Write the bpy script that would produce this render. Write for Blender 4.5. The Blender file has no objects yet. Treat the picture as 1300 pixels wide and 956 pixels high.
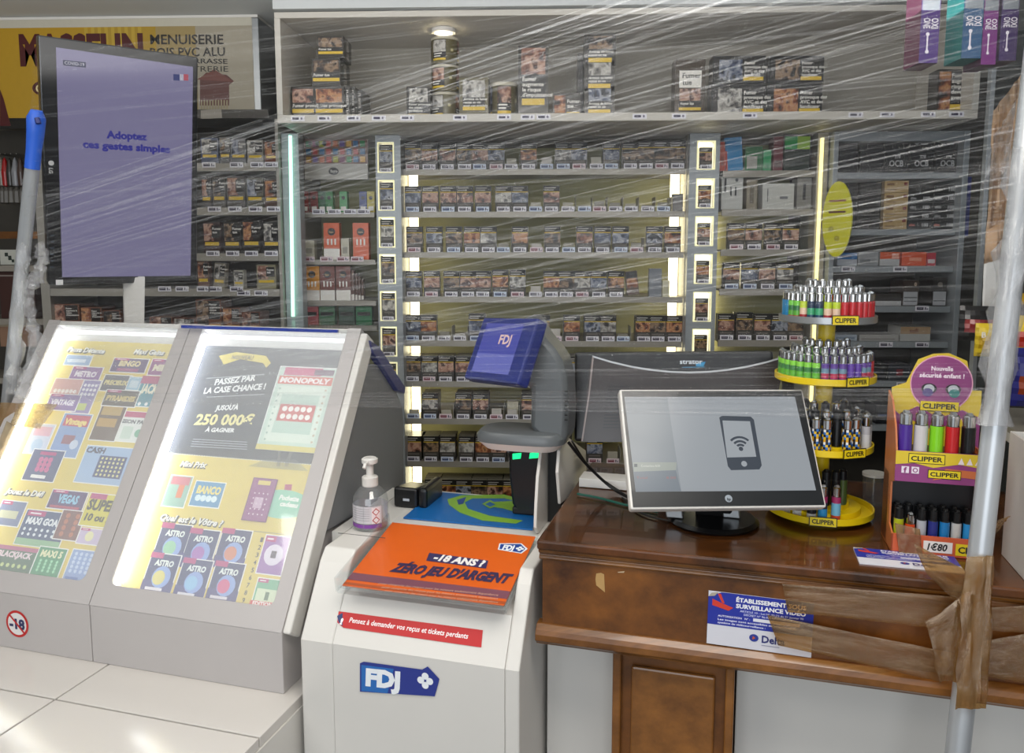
import bpy, bmesh, math, random
from mathutils import Vector, Matrix
random.seed(7)
W = Vector
# ------------------------------------------------------------------ camera, world, light, exposure
sc = bpy.context.scene
COL = sc.collection
CAM = W((0, 0, 1.6)); FOC = 1011.0; CX, CY = 650.0, 433.5
yaw, pit = math.radians(2.3), math.radians(6.4)
FW = W((-math.sin(yaw)*math.cos(pit), math.cos(yaw)*math.cos(pit), -math.sin(pit)))
RT = W((math.cos(yaw), math.sin(yaw), 0)); UP = RT.cross(FW)
cd = bpy.data.cameras.new('camera'); cam = bpy.data.objects.new('camera', cd); COL.objects.link(cam)
cam.matrix_world = Matrix(((RT.x, UP.x, -FW.x, CAM.x), (RT.y, UP.y, -FW.y, CAM.y), (RT.z, UP.z, -FW.z, CAM.z), (0, 0, 0, 1)))
cd.sensor_width = 36; cd.sensor_fit = 'HORIZONTAL'; cd.lens = 36*FOC/1300; cd.shift_y = -(478-CY)/1300
cd.clip_start = 0.05; sc.camera = cam
wd = bpy.data.worlds.new('world'); sc.world = wd; wd.use_nodes = True
wd.node_tree.nodes['Background'].inputs[0].default_value = (0.86, 0.93, 1.0, 1)
wd.node_tree.nodes['Background'].inputs[1].default_value = 0.55
vs = sc.view_settings; vs.view_transform = 'Standard'; vs.look = 'None'; vs.gamma = 1; vs.use_curve_mapping = False
vs.exposure = 0.0
def area(name, loc, aim, sx, sy, power, col):
    l = bpy.data.lights.new(name, 'AREA'); l.shape = 'RECTANGLE'; l.size = sx; l.size_y = sy; l.energy = power; l.color = col
    o = bpy.data.objects.new(name, l); COL.objects.link(o); o.location = loc
    o.rotation_euler = (W(aim)-W(loc)).to_track_quat('-Z', 'Y').to_euler(); return o
area('ceiling_lamp_light', (0.2, 0.7, 2.3), (0.2, 0.9, 0), 1.0, 0.5, 16, (1, .95, .88))
area('ceiling_lamp_light', (-1.5, 0.3, 2.3), (-1.3, .9, 0), 1.0, 0.5, 12, (1, .96, .9))
area('ceiling_fill', (-.6, 1.5, 2.0), (-.6, 1.55, 3), 2.6, .5, 20, (1, .98, .95))  # added fill without a fixture, brightens the ceiling from below
area('shop_window_light', (-0.6, -2.2, 1.7), (0.0, 2.5, 1.3), 2.6, 1.6, 42, (.88, .94, 1))

# ------------------------------------------------------------------ pixel -> place helpers
def ray(px, py): return FW + RT*((px-CX)/FOC) - UP*((py-CY)/FOC)
def Zp(px, py, z): r = ray(px, py); return CAM + r*((z-1.6)/r.z)
def Yp(px, py, y): r = ray(px, py); return CAM + r*(y/r.y)
def Dp(px, py, d): return CAM + ray(px, py)*d
ca = math.radians(13.5)
U = W((math.cos(ca), -math.sin(ca), 0)); V = W((math.sin(ca), math.cos(ca), 0)); ZZ = W((0, 0, 1)); XX = W((1, 0, 0)); YY = W((0, 1, 0))
def Vp(px, py, v): r = ray(px, py); return CAM + r*(v/r.dot(V))
def Up(px, py, u): r = ray(px, py); return CAM + r*(u/r.dot(U))
def uvz(u, v, z): return U*u + V*v + ZZ*z
class Fr:                      # a flat frame: origin, right, up, normal to the viewer
    def __init__(s, O, ex, ey):
        s.O = W(O); s.ex = W(ex).normalized(); s.ey = (W(ey)-s.ex*W(ey).dot(s.ex)).normalized(); s.n = s.ex.cross(s.ey)
    def loc(s, px, py):
        r = ray(px, py); t = (s.O-CAM).dot(s.n)/r.dot(s.n); p = CAM+r*t-s.O; return p.dot(s.ex), p.dot(s.ey)
    def pt(s, x, y, z=0): return s.O+s.ex*x+s.ey*y+s.n*z
    def off(s, z): f = Fr(s.O+s.n*z, s.ex, s.ey); return f
def quad_frame(pts, d0):       # BL BR TR TL of a real rectangle -> frame, width, height
    r = [ray(*p) for p in pts]
    A = Matrix(((-r[1].x, r[2].x, -r[3].x), (-r[1].y, r[2].y, -r[3].y), (-r[1].z, r[2].z, -r[3].z)))
    s = A.inverted() @ (-d0*r[0])
    P = [CAM+r[0]*d0]+[CAM+r[i+1]*s[i] for i in range(3)]
    return Fr(P[0], P[1]-P[0], P[3]-P[0]), (P[1]-P[0]).length, (P[3]-P[0]).length

# ------------------------------------------------------------------ materials
def lin(c):
    if isinstance(c, int): c = ((c >> 16)/255, ((c >> 8) & 255)/255, (c & 255)/255)
    return tuple(x/12.92 if x <= .04045 else ((x+.055)/1.055)**2.4 for x in c)
MT = {}
def mat(name, c=0x808080, rough=.5, metal=0, em=0, vary=.12, scale=30, bump=0, coat=0, attr=False, alpha=1, spec=.5, dark=1):
    m = bpy.data.materials.new(name); m.use_nodes = True; nt = m.node_tree; b = nt.nodes['Principled BSDF']
    N = nt.nodes.new; L = nt.links.new
    b.inputs['Roughness'].default_value = rough; b.inputs['Metallic'].default_value = metal
    b.inputs['Coat Weight'].default_value = coat; b.inputs['Alpha'].default_value = alpha
    b.inputs['Specular IOR Level'].default_value = spec
    tc = N('ShaderNodeTexCoord'); no = N('ShaderNodeTexNoise'); no.inputs['Scale'].default_value = scale; no.inputs['Detail'].default_value = 4
    L(tc.outputs['Object'], no.inputs['Vector'])
    if attr:
        a = N('ShaderNodeAttribute'); a.attribute_name = 'col'; src = a.outputs['Color']
    else:
        a = N('ShaderNodeRGB'); a.outputs[0].default_value = (*lin(c), 1); src = a.outputs[0]
    mr = N('ShaderNodeMapRange'); mr.inputs[3].default_value = (1-vary)*dark; mr.inputs[4].default_value = (1+vary)*dark
    L(no.outputs['Fac'], mr.inputs[0])
    vm = N('ShaderNodeVectorMath'); vm.operation = 'SCALE'; L(src, vm.inputs[0]); L(mr.outputs[0], vm.inputs['Scale'])
    L(vm.outputs[0], b.inputs['Base Color'])
    if em: L(src, b.inputs['Emission Color']); b.inputs['Emission Strength'].default_value = em
    if bump:
        bp = N('ShaderNodeBump'); bp.inputs['Strength'].default_value = bump; bp.inputs['Distance'].default_value = .002
        L(no.outputs['Fac'], bp.inputs['Height']); L(bp.outputs[0], b.inputs['Normal'])
    MT[name] = m; return m
mat('ink', attr=True, rough=.45, vary=.05, scale=60)
mat('gloss_ink', attr=True, rough=.3, vary=.03, coat=.15)
mat('screen_ink', attr=True, rough=.22, vary=0, em=.72, spec=.4, dark=.12)
mat('glow_print', attr=True, rough=.5, vary=0, em=.25)  # faint glow put into the print, standing in for the case strip light
mat('white_plastic', 0xd9d6d0, .35, vary=.03, scale=6)
mat('case_grey', 0xb9b4b2, .4, vary=.03, scale=5)
mat('cheek_grey', 0x77787a, .5, vary=.05, scale=200)
mat('terminal_grey', 0x5e6264, .32, vary=.05, scale=8)
mat('navy', 0x1d2a6e, .3); mat('black_plastic', 0x111214, .28, vary=.1)
mat('black_matt', 0x141414, .6); mat('steel', 0xb8bcc0, .28, 1, vary=.15, scale=14, bump=.15)
mat('chrome', 0xd8d8d8, .12, 1, vary=.02); mat('shelf_metal', 0x9d988e, .45, .3, vary=.08, scale=12)
mat('column_metal', 0x9aa0a4, .4, .25, vary=.06, scale=5); mat('bay_back', 0xb4b284, .6, vary=.05, scale=3)
mat('dark_back', 0x3f3b34, .6); mat('cabinet_white', 0xc9c4ba, .5, vary=.04, scale=3); mat('cabinet_inner', 0x9c978c, .6, vary=.04, scale=3)
mat('ceiling_paint', 0xcdd0d0, .7, vary=.03, scale=2); mat('wall_paint', 0x8a8378, .7, vary=.05, scale=2)
mat('floor_tile', 0x77706a, .35, vary=.15, scale=4); mat('counter_white', 0xd4cfc9, .16, vary=.03, scale=3)
mat('yellow_plastic', 0xe2c410, .35, vary=.05); mat('blue_plastic', 0x2d62cf, .4, vary=.05)
mat('warm_led', 0xfff2c4, .5, em=6, vary=0); mat('frame_glow', 0xf4edb8, .5, em=.75, vary=0); mat('pole_metal', 0xb2b6ba, .3, .35, vary=.06, scale=14); mat('white_led', 0xf4f8ff, .5, em=14, vary=0); mat('soft_led', 0xf4f8ff, .5, em=1.6, vary=0)
mat('green_neon', 0xb8ffe0, .5, em=1.8, vary=0); mat('amber_neon', 0xfff0a0, .5, em=1.5, vary=0); mat('green_light', 0x10e080, .5, em=1.5, vary=0)
mat('kraft', 0xa98a6a, .6, vary=.15, scale=9, bump=.4); mat('paper', 0xe4e2de, .6, vary=.03); mat('brushed', 0xa9acae, .35, .7, vary=.1, scale=9)
mat('cable', 0x0d0d0e, .5); mat('green_cable', 0x14584a, .5)
def glassy(name, tint, fac, rough=.05, haze=(1, 1, 1), hz=0.0):
    m = bpy.data.materials.new(name); m.use_nodes = True; nt = m.node_tree; nt.nodes.clear(); N = nt.nodes.new; L = nt.links.new
    o = N('ShaderNodeOutputMaterial'); t = N('ShaderNodeBsdfTransparent'); t.inputs[0].default_value = (*tint, 1)
    g = N('ShaderNodeBsdfGlossy'); g.inputs['Roughness'].default_value = rough
    d = N('ShaderNodeBsdfDiffuse'); d.inputs[0].default_value = (*haze, 1)
    a = N('ShaderNodeMixShader'); a.inputs[0].default_value = hz; L(t.outputs[0], a.inputs[1]); L(d.outputs[0], a.inputs[2])
    b = N('ShaderNodeMixShader'); b.inputs[0].default_value = fac; L(a.outputs[0], b.inputs[1]); L(g.outputs[0], b.inputs[2])
    L(b.outputs[0], o.inputs[0]); MT[name] = m
glassy('acrylic', (.97, .98, .98), .07); glassy('case_pane', (.97, .98, .98), .05, .05, (1, 1, 1), .17); glassy('clear_plastic', (.93, .95, .95), .10, .08, (.9, .9, .9), .06)  # white haze in case_pane stands in for glare reflected off the acrylic
glassy('gel', (.93, .91, .95), .08, .1, (.9, .9, .95), .12); glassy('tinted_glass', (.72, .78, .80), .06)
def film_mat(name, base, amt, su, sv, gain, seed, lo=.50, hi=.72, tint=(.97, .97, .97), haze=(.80, .81, .84)):
    m = bpy.data.materials.new(name); m.use_nodes = True; nt = m.node_tree; nt.nodes.clear(); N = nt.nodes.new; L = nt.links.new
    o = N('ShaderNodeOutputMaterial'); uv = N('ShaderNodeUVMap'); uv.uv_map = 'UVMap'
    mp = N('ShaderNodeMapping'); mp.inputs['Scale'].default_value = (su, sv, 1); mp.inputs['Location'].default_value = (seed, seed*3, 0); L(uv.outputs[0], mp.inputs[0])
    no = N('ShaderNodeTexNoise'); no.inputs['Scale'].default_value = 1; no.inputs['Detail'].default_value = 6; no.inputs['Roughness'].default_value = .75; L(mp.outputs[0], no.inputs['Vector'])
    mp2 = N('ShaderNodeMapping'); mp2.inputs['Scale'].default_value = (su*.7, sv*.08, 1); mp2.inputs['Location'].default_value = (seed*2, 3, 0); L(uv.outputs[0], mp2.inputs[0])
    n2 = N('ShaderNodeTexNoise'); n2.inputs['Scale'].default_value = 1; n2.inputs['Detail'].default_value = 3; L(mp2.outputs[0], n2.inputs['Vector'])
    r1 = N('ShaderNodeMapRange'); r1.inputs[1].default_value = lo; r1.inputs[2].default_value = hi; L(no.outputs['Fac'], r1.inputs[0])
    r2 = N('ShaderNodeMapRange'); r2.inputs[1].default_value = .38; r2.inputs[2].default_value = .66; r2.inputs[3].default_value = .25; L(n2.outputs['Fac'], r2.inputs[0])
    mu = N('ShaderNodeMath'); mu.operation = 'MULTIPLY'; L(r1.outputs[0], mu.inputs[0]); L(r2.outputs[0], mu.inputs[1])
    ma = N('ShaderNodeMath'); ma.operation = 'MULTIPLY_ADD'; ma.inputs[1].default_value = amt; ma.inputs[2].default_value = base; ma.use_clamp = True; L(mu.outputs[0], ma.inputs[0])
    t = N('ShaderNodeBsdfTransparent'); t.inputs[0].default_value = (*tint, 1)
    bp = N('ShaderNodeBump'); bp.inputs['Strength'].default_value = .9; bp.inputs['Distance'].default_value = .004; L(no.outputs['Fac'], bp.inputs['Height'])
    g = N('ShaderNodeBsdfGlossy'); g.inputs['Roughness'].default_value = .10; L(bp.outputs[0], g.inputs['Normal'])
    d = N('ShaderNodeBsdfDiffuse'); d.inputs[0].default_value = (*haze, 1); L(bp.outputs[0], d.inputs['Normal'])
    s = N('ShaderNodeMixShader'); s.inputs[0].default_value = gain; L(d.outputs[0], s.inputs[1]); L(g.outputs[0], s.inputs[2])
    x = N('ShaderNodeMixShader'); L(ma.outputs[0], x.inputs[0]); L(t.outputs[0], x.inputs[1]); L(s.outputs[0], x.inputs[2]); L(x.outputs[0], o.inputs[0]); MT[name] = m
film_mat('film_main', .010, .30, 1.2, 130, .6, 1.3, .51, .74)
film_mat('film_fan', .012, .66, .9, 90, .6, 4.1, .51, .72)
film_mat('film_rope', .03, .5, 2.5, 12, .6, 7.7, .42, .75)
film_mat('film_wad', .12, .5, 5, 9, .5, 2.7, .35, .7)
film_mat('brown_tape', .22, .35, 3, 5, .3, 5.1, .4, .7, (.80, .62, .38), (.45, .29, .13))
def photo_mat(k, cols):
    m = bpy.data.materials.new('photo_%s' % k); m.use_nodes = True; nt = m.node_tree; b = nt.nodes['Principled BSDF']; N = nt.nodes.new; L = nt.links.new
    tc = N('ShaderNodeTexCoord'); oi = N('ShaderNodeObjectInfo'); mx = N('ShaderNodeVectorMath'); mx.operation = 'ADD'
    sc_ = N('ShaderNodeMath'); sc_.operation = 'MULTIPLY'; sc_.inputs[1].default_value = 57.0; L(oi.outputs['Random'], sc_.inputs[0]); L(sc_.outputs[0], mx.inputs[1]); L(tc.outputs['Object'], mx.inputs[0])
    no = N('ShaderNodeTexNoise'); no.inputs['Scale'].default_value = 38; no.inputs['Detail'].default_value = 2.5; L(mx.outputs[0], no.inputs['Vector'])
    cr = N('ShaderNodeValToRGB'); e = cr.color_ramp.elements
    while len(e) < len(cols): e.new(.5)
    for i, c in enumerate(cols): e[i].position = .33+.34*i/(len(cols)-1); e[i].color = (*lin(c), 1)
    L(no.outputs['Fac'], cr.inputs[0]); L(cr.outputs[0], b.inputs['Base Color']); b.inputs['Roughness'].default_value = .35; MT['photo_%s' % k] = m
photo_mat('orange', (0x1a0f0c, 0x84492c, 0xc08a5c, 0x3c1c12)); photo_mat('blue', (0x14161e, 0x48526a, 0x9a9ea8, 0x20242e))
photo_mat('pink', (0x241614, 0x865848, 0xc09a84, 0x402420)); photo_mat('pale', (0x2a2826, 0x86827c, 0xc4c0b8, 0x4a4848))
photo_mat('dark', (0x0e0b0a, 0x44342a, 0x94795e, 0x14100e))
def wood(name, c0, c1, rough, coat):
    m = bpy.data.materials.new(name); m.use_nodes = True; nt = m.node_tree; b = nt.nodes['Principled BSDF']; N = nt.nodes.new; L = nt.links.new
    tc = N('ShaderNodeTexCoord'); mp = N('ShaderNodeMapping'); mp.inputs['Rotation'].default_value = (0, 0, ca); mp.inputs['Scale'].default_value = (3, 30, 9)
    L(tc.outputs['Object'], mp.inputs[0]); no = N('ShaderNodeTexNoise'); no.inputs['Scale'].default_value = 2.2; no.inputs['Detail'].default_value = 8; no.inputs['Roughness'].default_value = .65; L(mp.outputs[0], no.inputs['Vector'])
    n2 = N('ShaderNodeTexNoise'); n2.inputs['Scale'].default_value = 5; n2.inputs['Detail'].default_value = 3; L(tc.outputs['Object'], n2.inputs['Vector'])
    ad = N('ShaderNodeMath'); ad.operation = 'MULTIPLY_ADD'; ad.inputs[1].default_value = .55; L(n2.outputs['Fac'], ad.inputs[0]); 
    m3 = N('ShaderNodeMath'); m3.operation = 'MULTIPLY'; m3.inputs[1].default_value = .5; L(no.outputs['Fac'], m3.inputs[0]); L(m3.outputs[0], ad.inputs[2])
    cr = N('ShaderNodeValToRGB'); cr.color_ramp.elements[0].position = .38; cr.color_ramp.elements[1].position = .68
    cr.color_ramp.elements[0].color = (*lin(c0), 1); cr.color_ramp.elements[1].color = (*lin(c1), 1); L(ad.outputs[0], cr.inputs[0]); L(cr.outputs[0], b.inputs['Base Color'])
    b.inputs['Roughness'].default_value = rough; b.inputs['Coat Weight'].default_value = coat; MT[name] = m
wood('desk_wood', 0x3e2008, 0x84501c, .36, .2); wood('desk_top_wood', 0x1e1006, 0x6a3c16, .26, .35); wood('moulding_wood', 0x442408, 0x94602a, .3, .25)

# ------------------------------------------------------------------ mesh builder
TXT = {}
def text_geo(s, bold=0.0, shear=0.0):
    k = (s, bold, shear)
    if k not in TXT:
        c = bpy.data.curves.new('t', 'FONT'); c.body = s; c.offset = bold; c.shear = shear; c.resolution_u = 2
        o = bpy.data.objects.new('t', c); COL.objects.link(o); dg = bpy.context.evaluated_depsgraph_get(); dg.update()
        me = o.evaluated_get(dg).to_mesh(); vs_ = [(v.co.x, v.co.y) for v in me.vertices]; fs = [tuple(p.vertices) for p in me.polygons]
        o.evaluated_get(dg).to_mesh_clear(); bpy.data.objects.remove(o); bpy.data.curves.remove(c)
        ok = [abs(x) < len(s)+2 and abs(y) < 2 for x, y in vs_]; fs = [f for f in fs if all(ok[i] for i in f)]
        x0 = min([v[0] for v, k_ in zip(vs_, ok) if k_] or [0]); x1 = max([v[0] for v, k_ in zip(vs_, ok) if k_] or [1]); vs_ = [v if k_ else (x0, 0) for v, k_ in zip(vs_, ok)]
        TXT[k] = ([(x-x0, y) for x, y in vs_], fs, max(x1-x0, .01))
    return TXT[k]
class M:
    def __init__(s): s.v = []; s.f = []; s.c = []; s.m = []; s.uv = None
    def add(s, vs_, fs, col=0x808080, mt=None):
        b = len(s.v); s.v += [W(p) for p in vs_]
        for f in fs: s.f.append([b+i for i in f]); s.c.append(col); s.m.append(mt)
        return s
    def box(s, O, ex, ey, ez, col=0x808080, mt=None):
        O, ex, ey, ez = W(O), W(ex), W(ey), W(ez)
        if ex.cross(ey).dot(ez) < 0: ex, ey = ey, ex
        P = [O, O+ex, O+ex+ey, O+ey]; P += [p+ez for p in P]
        return s.add(P, [(3, 2, 1, 0), (4, 5, 6, 7), (0, 1, 5, 4), (1, 2, 6, 5), (2, 3, 7, 6), (3, 0, 4, 7)], col, mt)
    def wbox(s, x0, x1, y0, y1, z0, z1, col=0x808080, mt=None): return s.box((x0, y0, z0), XX*(x1-x0), YY*(y1-y0), ZZ*(z1-z0), col, mt)
    def ubox(s, u0, u1, v0, v1, z0, z1, col=0x808080, mt=None): return s.box(uvz(u0, v0, z0), U*(u1-u0), V*(v1-v0), ZZ*(z1-z0), col, mt)
    def prism(s, pts, t, col=0x808080, mt=None):
        P = [W(p) for p in pts]; n = len(P); t = W(t); nn = W((0, 0, 0))
        for i in range(n): nn += P[i].cross(P[(i+1) % n])
        if nn.dot(t) < 0: P.reverse()
        f = [tuple(range(n-1, -1, -1)), tuple(range(n, 2*n))]+[(i, (i+1) % n, n+(i+1) % n, n+i) for i in range(n)]
        return s.add(P+[p+t for p in P], f, col, mt)
    def tube(s, path, r, n=8, col=0x808080, mt=None, cap=True):
        path = [W(p) for p in path]; R = r if isinstance(r, (list, tuple)) else [r]*len(path); b = []; a = None
        for i, p in enumerate(path):
            d = (path[min(i+1, len(path)-1)]-path[max(i-1, 0)]).normalized()
            if a is None: a = d.orthogonal().normalized()
            a = (a-d*a.dot(d)).normalized(); c = d.cross(a)
            b += [p+(a*math.cos(2*math.pi*k/n)+c*math.sin(2*math.pi*k/n))*R[i] for k in range(n)]
        f = [(i*n+k, i*n+(k+1) % n, (i+1)*n+(k+1) % n, (i+1)*n+k) for i in range(len(path)-1) for k in range(n)]
        if cap: f += [tuple(range(n-1, -1, -1)), tuple((len(path)-1)*n+k for k in range(n))]
        return s.add(b, f, col, mt)
    def lathe(s, c, prof, n=20, col=0x808080, mt=None, arc=(0, 2*math.pi), cols=None):
        c = W(c); full = arc[1]-arc[0] > 6.28; k = n if full else n+1
        P = [c+W((r*math.cos(arc[0]+(arc[1]-arc[0])*i/n), r*math.sin(arc[0]+(arc[1]-arc[0])*i/n), z)) for r, z in prof for i in range(k)]
        for j in range(len(prof)-1):
            s.add(P[j*k:(j+2)*k], [(i, (i+1) % k, k+(i+1) % k, k+i) for i in range(n)], cols[j] if cols else col, mt)
        return s
    def flat(s, fr, pts, z=0.0005, col=0x808080, mt='ink'): return s.add([fr.pt(x, y, z) for x, y in pts], [tuple(range(len(pts)))], col, mt)
    def rect(s, fr, x0, y0, x1, y1, z=.0005, col=0, mt='ink'): return s.flat(fr, [(x0, y0), (x1, y0), (x1, y1), (x0, y1)], z, col, mt)
    def disc(s, fr, x, y, rx, ry=None, z=.0005, col=0, mt='ink', n=20):
        ry = ry or rx; return s.flat(fr, [(x+rx*math.cos(2*math.pi*i/n), y+ry*math.sin(2*math.pi*i/n)) for i in range(n)], z, col, mt)
    def text(s, fr, t, x, y, h, w=None, col=0, z=.001, mt='ink', bold=0.0, shear=0.0, ang=0.0, align='l'):
        vs_, fs, tw = text_geo(t, bold, shear); sy = h/.70; sx = (w/tw) if w else sy
        if align == 'c': x -= tw*sx/2*math.cos(ang); y -= tw*sx/2*math.sin(ang)
        if align == 'r': x -= tw*sx
        c_, s_ = math.cos(ang), math.sin(ang)
        return s.add([fr.pt(x+a*sx*c_-b*sy*s_, y+a*sx*s_+b*sy*c_, z) for a, b in vs_], fs, col, mt)
    def tpx(s, fr, t, p0, p1, hpx, col=0, z=.001, mt='ink', bold=0.0, shear=0.0):   # text laid between two baseline points
        a = fr.loc(*p0); b = fr.loc(*p1); c = fr.loc(p0[0], p0[1]-hpx); d = (b[0]-a[0], b[1]-a[1])
        L_ = math.hypot(*d); ang = math.atan2(d[1], d[0]); h = abs(-(c[0]-a[0])*math.sin(ang)+(c[1]-a[1])*math.cos(ang))
        return s.text(fr, t, a[0], a[1], h, L_, col, z, mt, bold, shear, ang)
    def ppx(s, fr, pts, z=.0005, col=0, mt='ink'): return s.flat(fr, [fr.loc(*p) for p in pts], z, col, mt)
    def build(s, name, mt='ink', parent=None, bevel=0, smooth=False, sub=0):
        me = bpy.data.meshes.new(name); off = parent_loc(parent); me.from_pydata([tuple(p-off) for p in s.v], [], s.f)
        names = []; 
        for k in s.m:
            k = k or mt
            if k not in names: names.append(k)
        for k in names: me.materials.append(MT[k])
        ix = [names.index(k or mt) for k in s.m]; me.polygons.foreach_set('material_index', ix)
        at = me.color_attributes.new('col', 'FLOAT_COLOR', 'CORNER'); buf = []
        cache = {}
        for p, c in zip(me.polygons, s.c):
            if c not in cache: cache[c] = [*lin(c), 1.0]
            buf += cache[c]*len(p.vertices)
        at.data.foreach_set('color', buf)
        if s.uv:
            ul = me.uv_layers.new(name='UVMap'); b2 = []
            for p in me.polygons:
                for vi in p.vertices: b2 += s.uv[vi]
            ul.data.foreach_set('uv', b2)
        if smooth: me.polygons.foreach_set('use_smooth', [True]*len(me.polygons)); me.set_sharp_from_angle(angle=math.radians(38))
        me.update(); o = bpy.data.objects.new(name, me); COL.objects.link(o)
        if parent is not None: o.parent = parent
        if bevel:
            b = o.modifiers.new('bevel', 'BEVEL'); b.width = bevel; b.segments = 2; b.limit_method = 'ANGLE'; b.angle_limit = math.radians(40)
        return o
ROOTS = {}
def parent_loc(p):
    o = W((0, 0, 0))
    while p is not None: o += p.location; p = p.parent
    return o
def tag(o, label, cat, group=None):
    o['label'] = label; o['category'] = cat
    if group: o['group'] = group
    assert 4 <= len(label.split()) <= 16, label
    return o
def thing(name, label, cat, loc=(0, 0, 0), group=None):
    o = bpy.data.objects.new(name, None); COL.objects.link(o); o.location = loc; o.empty_display_size = .02; return tag(o, label, cat, group)
def struct(o): o['kind'] = 'structure'; return o
def dup(o, loc=None, label=None, group=None, parent=None, rz=None):
    c = o.copy(); COL.objects.link(c)
    if parent is not None: c.parent = parent
    if loc is not None: c.location = loc
    if rz is not None: c.rotation_euler = (0, 0, rz)
    if label: c['label'] = label; assert 4 <= len(label.split()) <= 16, label
    if group: c['group'] = group
    for ch in o.children: 
        d = ch.copy(); COL.objects.link(d); d.parent = c
    return c
ORD = 'first second third fourth fifth sixth seventh eighth ninth tenth eleventh twelfth thirteenth fourteenth fifteenth sixteenth seventeenth eighteenth nineteenth twentieth'.split()
YF = 2.75
def rectY(px0, py0, px1, py1, y):      # wall-parallel rectangle from pixels -> x0,x1,z0,z1
    ym = (py0+py1)/2; xm = (px0+px1)/2
    return Yp(px0, ym, y).x, Yp(px1, ym, y).x, Yp(xm, py1, y).z, Yp(xm, py0, y).z
def frY(px0, py0, px1, py1, y):
    x0, x1, z0, z1 = rectY(px0, py0, px1, py1, y); return Fr((x0, y, z0), XX, ZZ), x1-x0, z1-z0
def frV(px0, py0, px1, py1, v):
    ym = (py0+py1)/2; xm = (px0+px1)/2; u0 = Vp(px0, ym, v).dot(U); u1 = Vp(px1, ym, v).dot(U)
    z0 = Vp(xm, py1, v).z; z1 = Vp(xm, py0, v).z; return Fr(uvz(u0, v, z0), U, ZZ), u1-u0, z1-z0
def carton(name, label, cat, F, depth, col, dec=(), group=None, mt='ink', tilt=0, top=None, side=(), topcol=None, base=None):
    """a box with printed front (and optional right / left side print); decals in 0..1 of the face"""
    fr, w, h = F
    if base is not None: d = base-fr.O.z; fr = Fr(fr.O+ZZ*d, fr.ex, fr.ey); h = h-d if h-d > .004 else h
    if tilt: c, s_ = math.cos(tilt), math.sin(tilt); fr = Fr(fr.O, fr.ex*c+fr.ey*s_, fr.ey*c-fr.ex*s_)
    m = M(); m.box(fr.O, fr.ex*w, fr.ey*h, -fr.n*depth, col, mt)
    def put(f, W_, H_, ds):
        for i, d in enumerate(ds):
            z = .0004+.0002*i
            if d[0] == 'r': m.rect(f, d[1]*W_, d[2]*H_, d[3]*W_, d[4]*H_, z, d[5], mt)
            elif d[0] == 'p': m.rect(f, d[1]*W_, d[2]*H_, d[3]*W_, d[4]*H_, z, 0, 'photo_'+d[5])
            elif d[0] == 'c': m.disc(f, d[1]*W_, d[2]*H_, d[3]*W_, (d[3] if len(d) < 6 else d[5])*W_, z, d[4], mt)
            elif d[0] == 't':
                for k, ln in enumerate(d[1].split('|')): m.text(f, ln, d[2]*W_, d[3]*H_-k*d[4]*H_*1.35, d[4]*H_, col=d[5], z=z, mt=mt, align=(d[6] if len(d) > 6 else 'l'), bold=.02, w=(d[7]*W_ if len(d) > 7 and k == 0 else None))
            elif d[0] == 'v': m.text(f, d[1], d[2]*W_, d[3]*H_, d[4]*W_, d[5]*H_, d[6], z, mt, .02, 0, -math.pi/2)
    put(fr, w, h, dec)
    if side: put(Fr(fr.O+fr.ex*w, -fr.n, fr.ey), depth, h, side)
    if topcol is not None: m.rect(Fr(fr.O+fr.ey*h, fr.ex, -fr.n), 0, 0, w, depth, .0004, topcol, mt)
    # local origin at the base centre
    c = fr.O+fr.ex*(w/2)-fr.n*(depth/2)
    m.v = [p-c for p in m.v]; o = m.build(name, mt); o.location = c; return tag(o, label, cat, group)
# ------------------------------------------------------------------ the room
struct(M().wbox(-3, 3, -2.6, 3.6, -.06, 0).build('floor', 'floor_tile'))
struct(M().wbox(-3, 3, -.6, 3.6, 2.352, 2.45).build('ceiling', 'ceiling_paint'))
struct(M().wbox(-3, 3, 3.42, 3.6, 0, 2.352).build('wall_back', 'wall_paint'))
struct(M().wbox(-3.1, -3, -2.6, 3.6, 0, 2.352).build('wall_left', 'wall_paint'))
struct(M().wbox(3, 3.1, -2.6, 3.6, 0, 2.352).build('wall_right', 'wall_paint'))
# ------------------------------------------------------------------ upper cabinet
YC = 2.45
cx0, cx1 = Yp(350, 90, YC).x, Yp(1245, 90, YC).x
cz0, cz1, cz2 = Yp(700, 154, YC).z, Yp(700, 143.5, YC).z, Yp(700, 11, YC).z
cz3 = Yp(700, 19, YC).z
t = thing('wall_cabinet', 'long open white cabinet running above the cigarette shelves', 'cabinet', ((cx0+cx1)/2, YC+.2, cz0))
struct(M().wbox(cx0, cx1, YC-.01, YC+.08, cz2+.006, 2.352).build('trim_1', 'ceiling_paint'))
M().wbox(cx0, cx1, YC, YC+.40, cz0, cz1).build('bottom_board', 'cabinet_white', t, .002)
M().wbox(cx0, cx1, YC, YC+.40, cz3, cz2).build('top_board', 'cabinet_white', t, .002)
for a, b in ((cx0, cx0+.018), (cx1-.018, cx1)): M().wbox(a, b, YC, YC+.40, cz1, cz3).build('side_board', 'cabinet_white', t, .001)
M().wbox(cx0+.018, cx1-.018, YC+.37, YC+.39, cz1, cz3).build('back_panel', 'cabinet_inner', t)
f0 = Fr((cx0, YC-.0005, cz0), XX, ZZ)
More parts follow.
